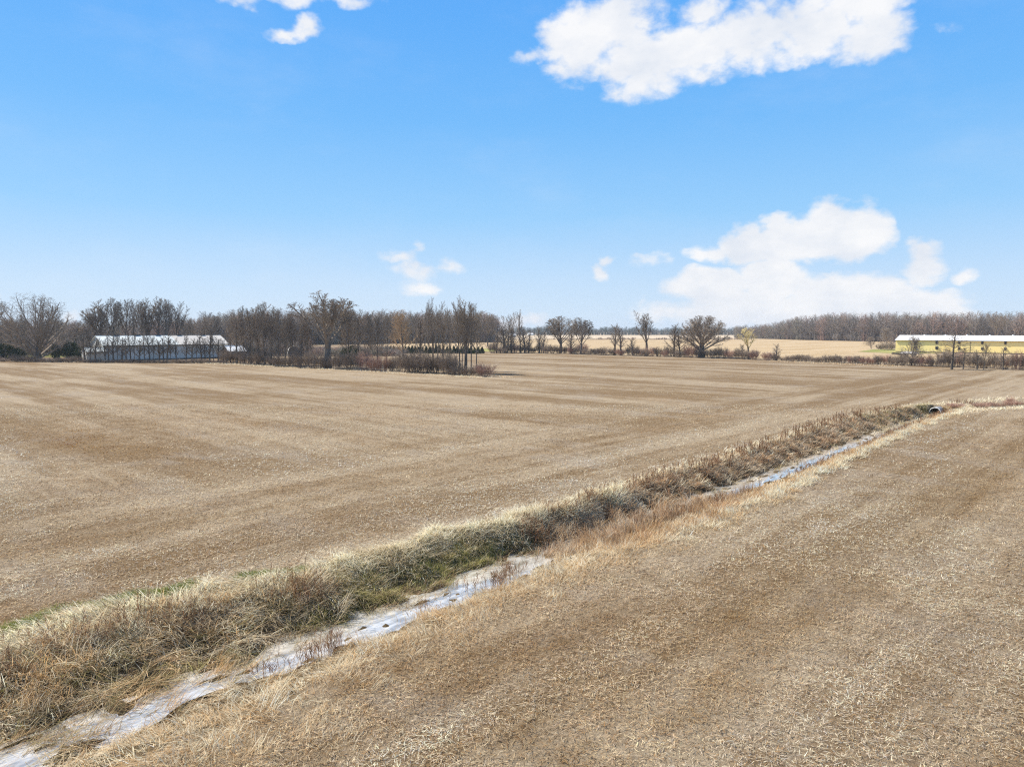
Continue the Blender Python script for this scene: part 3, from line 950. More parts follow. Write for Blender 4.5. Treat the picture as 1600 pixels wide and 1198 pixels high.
def tree_params(kind):
    D = dict(levels=5, seg=[6, 5, 4, 2, 1], sides=[8, 5, 4, 3, 3], wander=[.05, .12, .16, .2, .2], up=[.02, .06, .05, .04, .03],
             n=[12, 8, 6, 5], start=[.3, .25, .15, .1], ang=[50, 42, 42, 45], ratio=[.55, .5, .5, .5], rr=[.55, .6, .6, .6], rmin=.018, shape=lambda f: 1.0)
    if kind == 'elm':            # vase: several long limbs rising from a short bole, arching out
        D.update(n=[15, 13, 9, 7], start=[.45, .38, .2, .1], ang=[46, 34, 40, 45], ang_tip=12, ratio=[1.5, .36, .5, .45], rr=[.52, .5, .5, .6], up=[.0, -.03, .02, .04, .02],
                 wander=[.05, .07, .16, .2, .25], seg=[5, 7, 4, 2, 1], shape=lambda f: 1.12 - .36 * f, rmin=.026)
    elif kind == 'spread':       # wide dome of stiff limbs from a short thick bole
        D.update(n=[24, 12, 8, 6], start=[.30, .25, .15, .1], ang=[78, 36, 40, 45], ang_tip=12, ratio=[1.45, .42, .5, .5], rr=[.42, .5, .55, .6], up=[.0, .02, .05, .05, .02],
                 wander=[.04, .07, .12, .2, .25], seg=[5, 6, 4, 2, 1], shape=lambda f: 1.0 - .12 * f, rmin=.024)
    elif kind == 'slim':         # forest-grown, tall with ascending branches
        D.update(n=[20, 9, 7, 5], start=[.34, .2, .15, .1], ang=[48, 38, 40, 45], ang_tip=24, ratio=[.42, .45, .5, .5], up=[.02, .12, .08, .05, .03], shape=lambda f: 1.15 - .6 * f, rmin=.022)
    elif kind == 'fork':         # trunk that forks low into two or three leaders
        D.update(n=[8, 13, 8, 6], start=[.45, .3, .15, .1], ang=[32, 34, 38, 45], ang_tip=10, ratio=[1.25, .30, .5, .5], shape=lambda f: 1.08 - .25 * f, rr=[.6, .45, .55, .6], up=[.0, .04, .06, .05, .03],
                 wander=[.06, .06, .14, .2, .2], seg=[5, 7, 4, 2, 1], rmin=.022)
    elif kind == 'round':        # dense twiggy round crown
        D.update(n=[22, 10, 8, 6], start=[.12, .2, .15, .1], ang=[58, 42, 42, 45], ang_tip=15, ratio=[.66, .48, .5, .5], up=[.0, .07, .06, .04, .03], shape=lambda f: 1.15 - .55 * f, rmin=.02)
    elif kind == 'multi':        # many stems fanning from the ground
        D.update(n=[26, 10, 7, 5], start=[.03, .25, .15, .1], ang=[52, 34, 40, 45], ang_tip=12, ratio=[2.2, .4, .5, .5], rr=[.45, .5, .55, .6], up=[.0, .06, .05, .04, .03],
                 wander=[.03, .08, .14, .2, .2], seg=[3, 7, 4, 2, 1], shape=lambda f: .85 + .3 * f, rmin=.02)
    elif kind == 'sapling':
        D.update(levels=4, n=[18, 9, 6], start=[.25, .2, .1], ang=[40, 38, 42], ang_tip=25, ratio=[.30, .45, .5], up=[.02, .12, .06, .04], sides=[6, 4, 3, 3], seg=[6, 4, 2, 1], shape=lambda f: 1.2 - .7 * f, rmin=.02)
    elif kind == 'whorl':        # straight leader with level side branches
        D.update(levels=4, n=[30, 10, 6], start=[.28, .15, .1], ang=[86, 46, 45], ang_tip=50, ratio=[.46, .38, .5], up=[.0, .015, .02, .02], wander=[.02, .05, .12, .2], sides=[8, 4, 3, 3], seg=[7, 5, 2, 1], shape=lambda f: 1.25 - 1.05 * f, rmin=.022)
    elif kind == 'vee':          # slender bole opening into a narrow fan
        D.update(n=[9, 12, 7, 5], start=[.55, .3, .15, .1], ang=[26, 26, 34, 40], ang_tip=6, ratio=[1.15, .30, .5, .5], rr=[.5, .45, .55, .6], up=[.0, .02, .05, .05, .03],
                 wander=[.03, .05, .12, .2, .2], seg=[5, 7, 4, 2, 1], shape=lambda f: 1.05 - .15 * f, rmin=.02)
    elif kind == 'willow':
        D.update(n=[9, 9, 9, 6], start=[.42, .3, .15, .1], ang=[50, 40, 42, 45], ang_tip=18, ratio=[.62, .45, .5, .5], rmin=.022)
    elif kind == 'wood':         # light version for woodland at a distance
        D.update(levels=4, n=[16, 8, 6], start=[.22, .2, .1], ang=[50, 42, 45], ang_tip=24, ratio=[.42, .5, .55], up=[.02, .12, .08, .05], sides=[4, 3, 3, 3], seg=[4, 3, 2, 1], rmin=.035, shape=lambda f: 1.15 - .55 * f)
    return D

PROTO = {}
def make_proto(key, kind, H=16, r=.32, seed=1, trunk=.6, lvl=None):
    random.seed(seed)
    Pm = tree_params(kind)
    parts = [MB(), MB()]
    grow(parts, Vector((0, 0, 0)), Vector((0, 0, 1)), H * trunk, r, 0, Pm)
    hw = norm(parts, kind in ('elm', 'spread', 'round', 'multi', 'willow'))
    PROTO[key] = (parts[0].mesh("trunk"), parts[1].mesh("crown"), hw, parts)
make_proto('elm', 'elm', 17, .52, 3, .38)
make_proto('elm2', 'elm', 14, .36, 5, .42)
make_proto('spread', 'spread', 14, .55, 8, .32)
make_proto('slim_a', 'slim', 16, .22, 11, .95)
make_proto('slim_b', 'slim', 16, .22, 12, .95)
make_proto('slim_c', 'slim', 16, .24, 13, .95)
make_proto('fork_a', 'fork', 14, .32, 21, .4)
make_proto('fork_b', 'fork', 14, .30, 24, .45)
make_proto('vee', 'vee', 15, .26, 27, .45)
make_proto('round_a', 'round', 14, .28, 31, .8)
make_proto('round_b', 'round', 14, .28, 33, .8)
make_proto('multi', 'multi', 16, .5, 41, .3)
make_proto('sap_a', 'sapling', 8, .17, 51, .95)
make_proto('sap_b', 'sapling', 8, .16, 52, .95)
make_proto('sap_c', 'sapling', 8, .15, 54, .95)
make_proto('whorl', 'whorl', 13, .24, 61, .97)
make_proto('willow', 'willow', 11, .26, 71, .7)
random.seed(99)

def depth_of(px, py):
    return G(px, py).y

def put_tree(name, key, px, py, top, wpx, label, cat="tree", group=None, bark=None, twig=None, z=0.0, rz=None):
    """base at the ground point seen at (px, py); top and width given as seen in the photograph"""
    g = G(px, py)
    D = g.y
    H = (py - top) / F * D * 1.004
    me_t, me_c, hw, _ = PROTO[key]
    wid = wpx / F * D * .5
    sx = wid / hw
    root = empty(name, (g.x, g.y, -.05), random.uniform(0, 6.28) if rz is None else rz)
    root.scale = (sx, sx, H)
    tag(root, label, cat, group)
    for nm, me, mt in (("trunk", me_t, bark or M_bark), ("crown", me_c, twig or M_twig2)):
        o = bpy.data.objects.new(nm, me)
        if not me.materials: me.materials.append(mt)
        COL.objects.link(o); o.parent = root
        o.material_slots[0].link = 'OBJECT'; o.material_slots[0].material = mt
    return root

LAND = []           # landmarks along the hedge, for describing the bushes
def T1(*a, **k):
    LAND.append((a[1], k.pop('short')))
    return put_tree("bare_tree", *a, **k)

T1('multi', 60, 563, 459, 105, "big round bare tree fanning from the ground, left of the pale metal barn", short="big round tree left of the pale barn")
T1('round_b', -14, 562, 455, 70, "bare tree mostly cut off by the left edge of the picture", short="tree at the left edge")
T1('elm', 512, 575, 456, 128, "tallest vase-shaped elm with dark arching limbs, between the pale barn and the grove", short="tall vase-shaped elm", rz=1.0)
T1('elm2', 876, 551.5, 494, 62, "dark vase-shaped tree on the hedgerow, left of the two taller twins in mid field", short="left vase-shaped tree")
T1('elm2', 907, 553.5, 496, 44, "dark tree with a leaning slim trunk, right beside the left vase-shaped tree", short="leaning slim tree", rz=2.4)
T1('vee', 1010, 556, 486, 38, "tall forked bare tree standing alone above the middle of the hedgerow", short="tall forked tree")
T1('spread', 1096, 558.5, 493, 82, "wide spreading dark tree with a short thick trunk in the hedgerow", short="wide spreading tree", rz=.4)
T1('willow', 1170, 561, 512, 34, "small tree with pale yellow twigs right of the wide spreading tree", short="yellow-twigged tree", twig=M_willow, rz=1.2)
T1('round_a', 1424, 571, 524, 44, "bare tree in front of the left end of the yellow barn", short="tree before the yellow barn")
T1('whorl', 1487, 577, 519, 62, "bare tree with level side branches in front of the yellow barn", short="level-branched tree")
T1('slim_a', 1537, 577, 535, 20, "thin bare tree right of the level-branched one before the yellow barn", short="thin tree near the right edge")
put_tree("bare_tree", 'fork_b', 1556, 539, 488, 46, "broad dark tree rising behind the roof of the yellow barn")
put_tree("bare_tree", 'round_a', 1361, 545, 526, 25, "small low bare tree on open ground left of the yellow barn")
put_tree("bare_tree", 'round_b', 1386, 544, 512, 30, "dark twiggy tree against the left end of the yellow barn")
put_tree("bare_tree", 'round_a', 630, 560, 484, 66, "rounded fuzzy tree with orange-brown twigs behind the long hedge", twig=M_orange, rz=2)
put_tree("bare_tree", 'fork_b', 793, 551, 488, 36, "forked bare tree rising from the thicket left of mid field", rz=.8)

# saplings around the mid field hedge
for i, (px, py, top, w, lb) in enumerate([
    (813, 551.5, 484, 14, "thin tall sapling right of the forked tree in the thicket"),
    (843, 551.5, 509, 16, "narrow dark sapling left of the left vase-shaped tree"),
    (849, 551.8, 516, 12, "short sapling touching the narrow dark one, left of the vase-shaped trees"),
    (893, 553, 517, 24, "sapling clump between the two vase-shaped trees"),
    (960, 555, 505, 22, "left sapling of the pair left of the tall forked tree"),
    (970, 555.3, 512, 18, "right sapling of the pair left of the tall forked tree"),
    (989, 555.7, 527, 16, "small thin sapling directly left of the tall forked tree"),
    (1053, 557.5, 505, 22, "upright sapling between the tall forked tree and the wide spreading tree"),
    (1062, 557.8, 522, 18, "low sapling under the left limbs of the wide spreading tree"),
    (1159, 560.8, 537, 14, "stubby sapling just left of the yellow-twigged tree"),
    (1212, 562.5, 536, 18, "small thin sapling right of the yellow-twigged tree"),
    (1527, 577, 546, 14, "low sapling between the level-branched tree and the right edge"),
    (1505, 576.5, 540, 12, "low sapling just right of the level-branched tree"),
    (1567, 578, 541, 14, "low sapling near the right edge in front of the yellow barn")]):
    put_tree("sapling", ('sap_a', 'sap_b', 'sap_c')[i % 3], px, py, top, w, lb, group="saplings in the hedgerow")

# the thicket around the forked tree
for i, (px, top, w) in enumerate([(776, 520, 16), (782, 512, 18), (788, 508, 20), (799, 510, 20), (804, 514, 16), (820, 512, 18), (826, 517, 16)]):
    put_tree("sapling", ('sap_b', 'slim_b', 'sap_c')[i % 3], px, 551.5, top, w, f"thicket sapling left of mid field, {('first','second','third','fourth','fifth','sixth','seventh')[i]} from the left", group="thicket saplings")

ORD = ['first', 'second', 'third', 'fourth', 'fifth', 'sixth', 'seventh', 'eighth', 'ninth', 'tenth', 'eleventh', 'twelfth', 'thirteenth', 'fourteenth', 'fifteenth', 'sixteenth', 'seventeenth', 'eighteenth', 'nineteenth', 'twentieth', 'twenty-first', 'twenty-second', 'twenty-third', 'twenty-fourth', 'twenty-fifth', 'twenty-sixth', 'twenty-seventh', 'twenty-eighth', 'twenty-ninth', 'thirtieth', 'thirty-first', 'thirty-second', 'thirty-third', 'thirty-fourth', 'thirty-fifth', 'thirty-sixth', 'thirty-seventh', 'thirty-eighth', 'thirty-ninth', 'fortieth']

# row of slim trees in front of the pale barn
xs = [133, 141, 149, 157, 165, 170, 177, 184, 191, 198, 204, 210, 218, 226, 234, 240, 249, 256, 262, 267, 276, 291, 300, 307, 315, 321, 328, 334, 341, 350]
for i, px in enumerate(xs):
    put_tree("sapling", ('sap_a', 'sap_b', 'sap_c', 'slim_a')[i % 4], px, 566.3 + random.uniform(-.4, .4), random.uniform(517, 531), random.uniform(12, 19),
             f"slim bare tree in the row before the pale barn, {ORD[i]} from its left end", group="row of slim trees in front of the pale barn", twig=M_bark)

# tall trees rising behind the pale barn
for i, (px, top, w, k) in enumerate([(148, 482, 44, 'elm2'), (162, 470, 40, 'fork_a'), (178, 466, 42, 'elm2'), (195, 467, 34, 'slim_b'), (208, 469, 32, 'fork_b'), (222, 466, 34, 'slim_a'), (234, 465, 36, 'fork_a'), (247, 467, 34, 'slim_c'), (260, 468, 36, 'elm2'), (275, 472, 38, 'fork_b'), (288, 488, 30, 'slim_a')]):
    put_tree("bare_tree", k, px, 551 + random.uniform(-.6, .6), top, w, f"tall bare tree rising behind the pale barn roof, {ORD[i]} from the left", group="tall trees behind the pale barn")

# thick stand between the pale barn and the elm
for i, (px, py, top, w, k) in enumerate([(360, 567, 492, 26, 'slim_a'), (370, 569, 484, 34, 'slim_c'), (382, 568, 478, 34, 'round_a'), (393, 570, 482, 26, 'slim_b'), (404, 570, 474, 36, 'fork_a'), (414, 571, 472, 40, 'round_b'), (424, 570, 479, 32, 'slim_c'),
        (436, 571, 482, 34, 'round_a'), (446, 572, 490, 30, 'slim_a'), (458, 571, 487, 34, 'round_b'), (470, 572, 496, 30, 'slim_b'), (482, 571, 492, 34, 'round_a'), (545, 571, 486, 34, 'round_b'), (560, 570, 484, 36, 'slim_c'), (575, 568, 487, 34, 'round_a'),
        (590, 567, 492, 34, 'round_b'), (604, 566, 488, 28, 'slim_a')]):
    lab = f"bare tree in the dense stand right of the pale barn, {ORD[i]} from the barn" if px < 500 else f"bare tree in the stand right of the tall elm, {ORD[i - 12]} from it"
    put_tree("bare_tree", k, px, py, top, w, lab, group="dense stand beside the elm")

# grove standing out into the field
for i, (px, py, top, w, k) in enumerate([(656, 577, 492, 22, 'sap_b'), (669, 578, 466, 26, 'slim_a'), (677, 577, 484, 18, 'sap_c'), (684, 579, 472, 34, 'fork_b'), (693, 579, 500, 16, 'sap_a'), (704, 580, 482, 22, 'slim_b'),
        (719, 583, 470, 26, 'slim_c'), (722, 584, 478, 24, 'slim_a'), (727, 583, 464, 30, 'fork_a'), (736, 584, 472, 28, 'slim_b'), (744, 580, 484, 22, 'slim_c')]):
    put_tree("bare_tree", k, px, py, top, w, f"tall thin bare tree in the grove jutting into the field, {ORD[i]} from the left", group="grove of thin trees in the field")
# background row behind the grove
for i, (px, top) in enumerate([(650, 489), (664, 486), (680, 487), (697, 485), (712, 484), (725, 487), (738, 486), (750, 488), (762, 489), (771, 491)]):
    put_tree("bare_tree", ('slim_a', 'slim_b', 'slim_c')[i % 3], px, 541, top, 20, f"tall bare tree behind the dark cedar row, {ORD[i]} from the left", group="tall trees behind the cedar row")
for i, (px, top, w) in enumerate([(-2, 500, 40), (18, 497, 36), (34, 492, 34), (95, 498, 40), (118, 505, 36), (135, 508, 30), (300, 497, 30), (318, 494, 32), (336, 492, 30)]):
    put_tree("bare_tree", ('round_a', 'slim_c', 'round_b')[i % 3], px, 555, top, w, f"bare tree in the back row by the pale barn, {ORD[i]} from the left", group="back row around the pale barn")

# ------------------------------------------------------------------ bushes
def make_bush(seed, H=2.6, W_=1.7, stems=60):
    random.seed(seed)
    mb = MB()
    Pm = dict(levels=3, seg=[3, 2, 1], sides=[3, 3, 3], wander=[.10, .2, .25], up=[.03, .04, .02], n=[8, 6], start=[.25, .15], ang=[38, 42], ratio=[.42, .5], rr=[.6, .6], rmin=.016, shape=lambda f: 1.0 - .3 * f, trunk_levels=9)
    for i in range(stems):
        a = random.uniform(0, 6.28); rr_ = math.sqrt(random.random()) * W_ * .5
        p = Vector((math.cos(a) * rr_, math.sin(a) * rr_, 0))
        le = random.uniform(.0, .75)
        d = Vector((math.cos(a) * math.sin(le), math.sin(a) * math.sin(le), math.cos(le)))
        grow([mb, mb], p, d, H * random.uniform(.6, 1.0), .022, 0, Pm)
    v = np.array(mb.v); h = np.percentile(v[:, 2], 99.5); w = np.percentile(np.abs(v[:, 0]), 98)
    mb.v = [(a / w, b / w, c / h) for a, b, c in mb.v]
    return mb
BUSH = [make_bush(100 + i) for i in range(5)]
BUSHM = [b.mesh("bush") for b in BUSH]
random.seed(5)
def put_bush(px, py, hpx, wpx, label, mat, group=None, deep=1.0):
    g = G(px, py); D = g.y
    me = random.choice(BUSHM)
    o = bpy.data.objects.new("bush", me)
    if not me.materials: me.materials.append(M_bush)
    COL.objects.link(o)
    o.material_slots[0].link = 'OBJECT'; o.material_slots[0].material = mat
    o.location = (g.x, g.y, -.03)
    o.rotation_euler = (0, 0, random.uniform(0, 6.28))
    w = wpx / F * D * .5
    o.scale = (w, w * deep, hpx / F * D)
    tag(o, label, "bush", group)
    return o

def near_land(px):
    return min(LAND, key=lambda l: abs(l[0] - px))
hedge = []
def hline(px):
    return float(np.interp(px, [770, 850, 1000, 1120, 1200, 1300, 1420, 1600, 1700], [551.5, 552, 556, 559.5, 562.5, 566.5, 571, 578, 582]))
px = 770.0
while px < 1640:
    w = random.uniform(14, 24)
    base_h = float(np.interp(px, [770, 860, 1000, 1100, 1200, 1215, 1280, 1330, 1350, 1420, 1500, 1600], [15, 13, 15, 15, 14, 7, 11, 14, 10, 16, 22, 24]))
    if not (1186 < px < 1196):
        hedge.append((px, hline(px) + random.uniform(-.5, .3), base_h * random.uniform(.75, 1.35), w))
    px += w * random.uniform(.42, .62)
cnt = {}
for (px, py, h, w) in hedge:
    l = near_land(px)
    side = 'left' if px < l[0] else 'right'
    cnt.setdefault((l[1], side), []).append((abs(px - l[0]), px, py, h, w))
for (nm, side), lst in cnt.items():
    lst.sort()
    for i, (_, px, py, h, w) in enumerate(lst):
        put_bush(px, py, h, w, f"hedgerow bush, {ORD[i]} to the {side} of the {nm}", M_bush if random.random() < .75 else M_redbush, "bushes of the long hedgerow", deep=.8)
# left hedge from the barn to the grove
lh = []
px = -10.0
def lline(px):
    return float(np.interp(px, [-20, 130, 355, 420, 500, 600, 660, 740], [564.5, 566.5, 567.5, 571.5, 576, 580, 583, 586]))
while px < 352:
    w = random.uniform(14, 24); lh.append((px, lline(px), random.uniform(4, 8) if px > 125 else random.uniform(6, 13), w)); px += w * .6
n_l = len(lh)
for i, (px, py, h, w) in enumerate(lh):
    put_bush(px, py, h, w, f"scrub bush at the field edge before the pale barn, {ORD[i]} from the left", M_bush, "scrub along the field edge by the pale barn")
lh2 = []
px = 352.0
while px < 655:
    w = random.uniform(20, 30); lh2.append((px, lline(px) + random.uniform(-1, .5), float(np.interp(px, [352, 420, 520, 655], [24, 22, 26, 30])) * random.uniform(.7, 1.2), w)); px += w * .5
for i, (px, py, h, w) in enumerate(lh2):
    put_bush(px, py, h, w, f"bare bush in the hedge under the elm, {ORD[i]} from the left", M_redbush if 560 < px < 610 else M_bush, "bushes between the pale barn and the grove")
for i, (px, py, h, w) in enumerate([(648, 582, 34, 46), (664, 583, 32, 42), (678, 583, 28, 36), (698, 584, 36, 34), (706, 585, 30, 32), (716, 586, 16, 30), (732, 586.5, 14, 30)]):
    put_bush(px, py, h, w, f"bare bush at the foot of the grove, {ORD[i]} from the left", M_bush, "bushes at the foot of the grove")
put_bush(757, 588, 21, 36, "rounded reddish bush at the right tip of the grove", M_redbush)
put_bush(746, 587, 19, 26, "brown bush just left of the rounded reddish bush at the grove tip", M_bush)
put_bush(1376, 546, 8, 15, "small round bush right of the low bare tree on open ground", M_bush)
put_bush(1389, 547, 14, 24, "taller dark bush against the left end of the yellow barn", M_bush)
# three scrubby bushes in the swale past the culvert
for i, (px, py, h, w) in enumerate([(1493, 636, 7, 26), (1532, 636, 8, 30), (1556, 636, 8, 30), (1582, 634, 9, 26), (1578, 631, 13, 14)]):
    put_bush(px, py, h, w, ["low brown scrub just right of the culvert crossing", "brown scrub bush in the swale, left of the widest one", "widest brown scrub bush in the swale near the right edge", "scrub bush in the swale next to the right edge", "tallest thin scrub sticking up from the swale near the right edge"][i], M_redbush, "scrub in the swale past the culvert")

# far hedgerow: many small shrubs that read as one line
def merge_woods(name, items, protos, label, cat, mat=M_twig):
    bag = Bag()
    vs_all = []
    for (x, y, h, w, pi, col) in items:
        v, q = protos[pi]
        a = random.uniform(0, 6.28); ca_, sa_ = math.cos(a), math.sin(a)
        vv = np.empty_like(v)
        vv[:, 0] = (v[:, 0] * ca_ - v[:, 1] * sa_) * w + x
        vv[:, 1] = (v[:, 0] * sa_ + v[:, 1] * ca_) * w + y
        vv[:, 2] = v[:, 2] * h - .1
        bag.add(vv.astype(np.float32), q, np.tile(np.array(col, dtype=np.float32), (len(v), 1)))
    return bag.build(name, mat, label, cat)
def as_tris(mb):
    """all faces as triangles, for merging"""
    t = []
    for f_ in mb.f:
        t.append(f_[:3])
        if len(f_) == 4: t.append((f_[0], f_[2], f_[3]))
    return np.array(mb.v, dtype=np.float32), np.array(t, dtype=np.int32)
WP = []
for sd_ in (201, 202, 203, 204):
    random.seed(sd_)
    parts = [MB(), MB()]
    grow(parts, Vector((0, 0, 0)), Vector((0, 0, 1)), 18 * .95, .26, 0, tree_params('wood'))
    norm(parts)
    parts[0].add(parts[1].v, parts[1].f)
    WP.append(as_tris(parts[0]))
WB = []
for sd_ in (301, 302):
    random.seed(sd_)
    mb = MB()
    Pm = dict(levels=3, seg=[2, 1, 1], sides=[3, 3, 3], wander=[.10, .2, .25], up=[.03, .04, .02], n=[5, 4], start=[.25, .15], ang=[38, 42], ratio=[.45, .5], rr=[.6, .6], rmin=.03, shape=lambda f: 1.0 - .3 * f, trunk_levels=9)
    for i in range(26):
        a = random.uniform(0, 6.28); rr_ = math.sqrt(random.random()) * 1.2
        le = random.uniform(0, .7)
        grow([mb, mb], Vector((math.cos(a) * rr_, math.sin(a) * rr_, 0)), Vector((math.cos(a) * math.sin(le), math.sin(a) * math.sin(le), math.cos(le))), 3 * random.uniform(.6, 1), .04, 0, Pm)
    v = np.array(mb.v); h = np.percentile(v[:, 2], 99.5); w = np.percentile(np.abs(v[:, 0]), 98)
    mb.v = [(a / w, b / w, c / h) for a, b, c in mb.v]
    WB.append(as_tris(mb))
random.seed(17)
def woodland(name, x0, x1, basef, topf, spacing, rows, rowgap, cols, label, under=True, wfac=1.7):
    items = []; und = []
    for r_ in range(rows):
        px = x0
        while px < x1:
            by = basef(px); D = (9 * F / (by - 516)) + r_ * rowgap + random.uniform(-.4, .4) * rowgap
            x = (px - 800) / F * D
            D0 = 9 * F / (by - 516)
            H = (CAMH + (516 - topf(px)) / F * D0) * random.uniform(.74, 1.10)
            c = cols[random.randrange(len(cols))]; k = random.uniform(.8, 1.2)
            items.append((x, D, H, H * wfac * random.uniform(.8, 1.2), random.randrange(len(WP)), tuple(q * k for q in c)))
            if under:
                und.append((x + random.uniform(-2, 2), D + random.uniform(-2, 2), H * random.uniform(.22, .42), H * .16, random.randrange(len(WB)), tuple(q * k for q in c)))
            px += spacing / D * F * random.uniform(.6, 1.4)
    o = merge_woods(name, items + [(a, b, h, w, len(WP) + p, c) for (a, b, h, w, p, c) in und], WP + WB, label, "woodland")
    return o
CB = [(0.241, 0.201, 0.167), (0.287, 0.218, 0.178), (0.207, 0.178, 0.155), (0.322, 0.224, 0.184), (0.230, 0.207, 0.155), (0.287, 0.247, 0.213)]
ip = np.interp
woodland("far_woods", -120, 778, lambda x: float(ip(x, [-120, 300, 778], [545, 541, 534.5])), lambda x: float(ip(x, [-120, 0, 120, 250, 300, 350, 420, 600, 700, 778], [500, 500, 501, 498, 493, 487, 486, 487, 486, 490])), 4.4, 7, 7, CB, "leafless brown wood stretching behind the pale barn and the grove")
woodland("far_woods", 1150, 1760, lambda x: float(ip(x, [1150, 1200, 1240, 1400, 1760], [528, 529.5, 531, 534.5, 540])), lambda x: float(ip(x, [1150, 1185, 1215, 1240, 1300, 1600, 1760], [508, 508, 502, 495, 490, 489, 488])), 4.2, 6, 8, CB, "leafless grey-brown wood behind the yellow barn on the right")
th = []
for r_ in range(4):
    px = -120.0
    while px < 628:
        D = 9 * F / (553 - 516 + 2 * r_ - 3) + random.uniform(-3, 3)
        k = random.uniform(.75, 1.25); c = random.choice(CB)
        top = 528 + 5 * math.sin(px * .045) + 4 * math.sin(px * .13) if px < 480 else 540
        h = (CAMH - (top - 516) / F * D) * random.uniform(.65, 1.1)
        th.append(((px - 800) / F * D, D, h, random.uniform(2.2, 3.6), random.randrange(2), tuple(q * k for q in c)))
        px += random.uniform(4, 9)
merge_woods("thicket", th, WB, "low leafless thicket filling the back of the tree stand by the pale barn", "thicket")
DARK = [(.09, .11, .09), (.14, .14, .12), (.18, .16, .14), (.11, .13, .10)]
woodland("far_woods", 770, 1260, lambda x: 523.5, lambda x: 511.0 + 1.2 * math.sin(x * .05) + math.sin(x * .13), 6, 4, 18, DARK, "thin blue-grey line of distant wood on the horizon in mid picture", wfac=2.6)
fh = []
for px in np.arange(838, 1170, 3.1):
    if fbm(np.array([px * .06]), np.array([3.3]))[0] < .36: continue
    D = 9 * F / (530.6 - 516) + random.uniform(-3, 3)
    k = random.uniform(.7, 1.2)
    h = random.uniform(1.0, 3.2) if fbm(np.array([px * .04]), np.array([8.0]))[0] > .5 else random.uniform(.7, 1.5)
    fh.append(((px - 800) / F * D, D, h, random.uniform(1.2, 2.2), random.randrange(2), (.28 * k, .19 * k, .15 * k)))
merge_woods("far_hedge", fh, WB, "thin line of distant brown shrubs dividing the golden fields", "hedge")

# ------------------------------------------------------------------ evergreens
def make_conifer(seed, n=900, wide=.32, cone=True):
    r_ = np.random.default_rng(seed)
    z = r_.beta(1.2, 1.5, n)
    rad = wide * ((1 - z) ** .75 if cone else np.sqrt(np.clip(1 - (2 * z - 1) ** 2, 0, 1)) * 1.0)
    a = r_.uniform(0, 6.283, n)
    lump = 1 + .22 * np.sin(a * 3 + z * 9 + seed) + .12 * np.sin(a * 7 + z * 23)
    q = np.sqrt(r_.uniform(.25, 1.0, n))
    P = np.stack([np.cos(a) * rad * q * lump, np.sin(a) * rad * q * lump, .03 + z * .95], -1)
    sz = r_.uniform(.03, .07, n)[:, None]
    d1 = r_.normal(0, 1, (n, 3)); d1 /= np.linalg.norm(d1, axis=1)[:, None]
    d2 = np.cross(d1, r_.normal(0, 1, (n, 3))); d2 /= np.linalg.norm(d2, axis=1)[:, None]
    v = np.stack([P - d1 * sz, P + d2 * sz * .6, P + d1 * sz, P - d2 * sz * .6], 1).reshape(-1, 3)
    qd = np.arange(n * 4).reshape(-1, 4)
    return np_mesh("crown", v, qd)
def mat_needle():
    m = NM("cedar_needles")
    n = m.noise(m.obj(), 9, 3)
    col = m.mix(m.range(n, .35, .65), (.022, .040, .018), (.060, .085, .035))
    d = m.n('ShaderNodeBsdfDiffuse'); t = m.n('ShaderNodeBsdfTranslucent'); m.set(d.inputs[0], col); m.set(t.inputs[0], col)
    x = m.n('ShaderNodeMixShader'); x.inputs[0].default_value = .2
    m.t.links.new(d.outputs[0], x.inputs[1]); m.t.links.new(t.outputs[0], x.inputs[2]); m.t.links.new(x.outputs[0], m.out.inputs['Surface'])
    return m.m
M_needle = mat_needle()
CON = [make_conifer(i) for i in range(3)]
CONW = make_conifer(9, 1300, .5, False)
tk = MB(); tk.tube([(0, 0, 0), (0, 0, .5), (0, 0, .9)], [.025, .018, .004], 6); TKM = tk.mesh("trunk"); TKM.materials.append(M_bark)
def put_conifer(px, py, h, w, label, group=None, me=None, cat="cedar"):
    g = G(px, py); D = g.y
    me = me or random.choice(CON)
    if not me.materials: me.materials.append(M_needle)
    root = empty("evergreen_tree", (g.x, g.y, -.03), random.uniform(0, 6.28))
    ww = w / F * D * .5 / (.32 if me is not CONW else .5)
    root.scale = (ww, ww, h / F * D)
    tag(root, label, cat, group)
    for nm, m_ in (("trunk", TKM), ("crown", me)):
        o = bpy.data.objects.new(nm, m_); COL.objects.link(o); o.parent = root
for i, (px, h, w) in enumerate([(592, 9, 7), (597, 10, 7), (604, 13, 8), (610, 14, 8), (615, 14, 8), (622, 11, 8)]):
    put_conifer(px, 553.5, h, w, f"small dark cedar in the left part of the cedar row, {ORD[i]} from the left", "cedars left of the orange-twigged tree")
k = 0
px = 634.0
while px < 757:
    put_conifer(px, 552.3 + random.uniform(-.5, .5), random.uniform(10.5, 14.5), random.uniform(7, 10), f"dark green cedar in the row behind the grove, {ORD[k]} from the left", "cedar row behind the grove")
    px += random.uniform(4.2, 6.2); k += 1
for (px, py, h, w, lb) in [(540, 569, 26, 18, "dark green spruce just right of the vase-shaped elm"), (551, 569, 30, 18, "taller dark spruce right of the elm, second of two"), (112, 562, 28, 26, "broad dark evergreen left of the pale barn"),
        (127, 563, 22, 14, "small evergreen touching the pale barn's lean-to"), (88, 562, 24, 14, "dark evergreen right of the big round tree"), (8, 562, 26, 34, "dark evergreen shrub mass at the left edge of the picture"), (31, 562, 20, 20, "low dark evergreen left of the big round tree")]:
    put_conifer(px, py, h, w, lb, me=CONW, cat="evergreen")

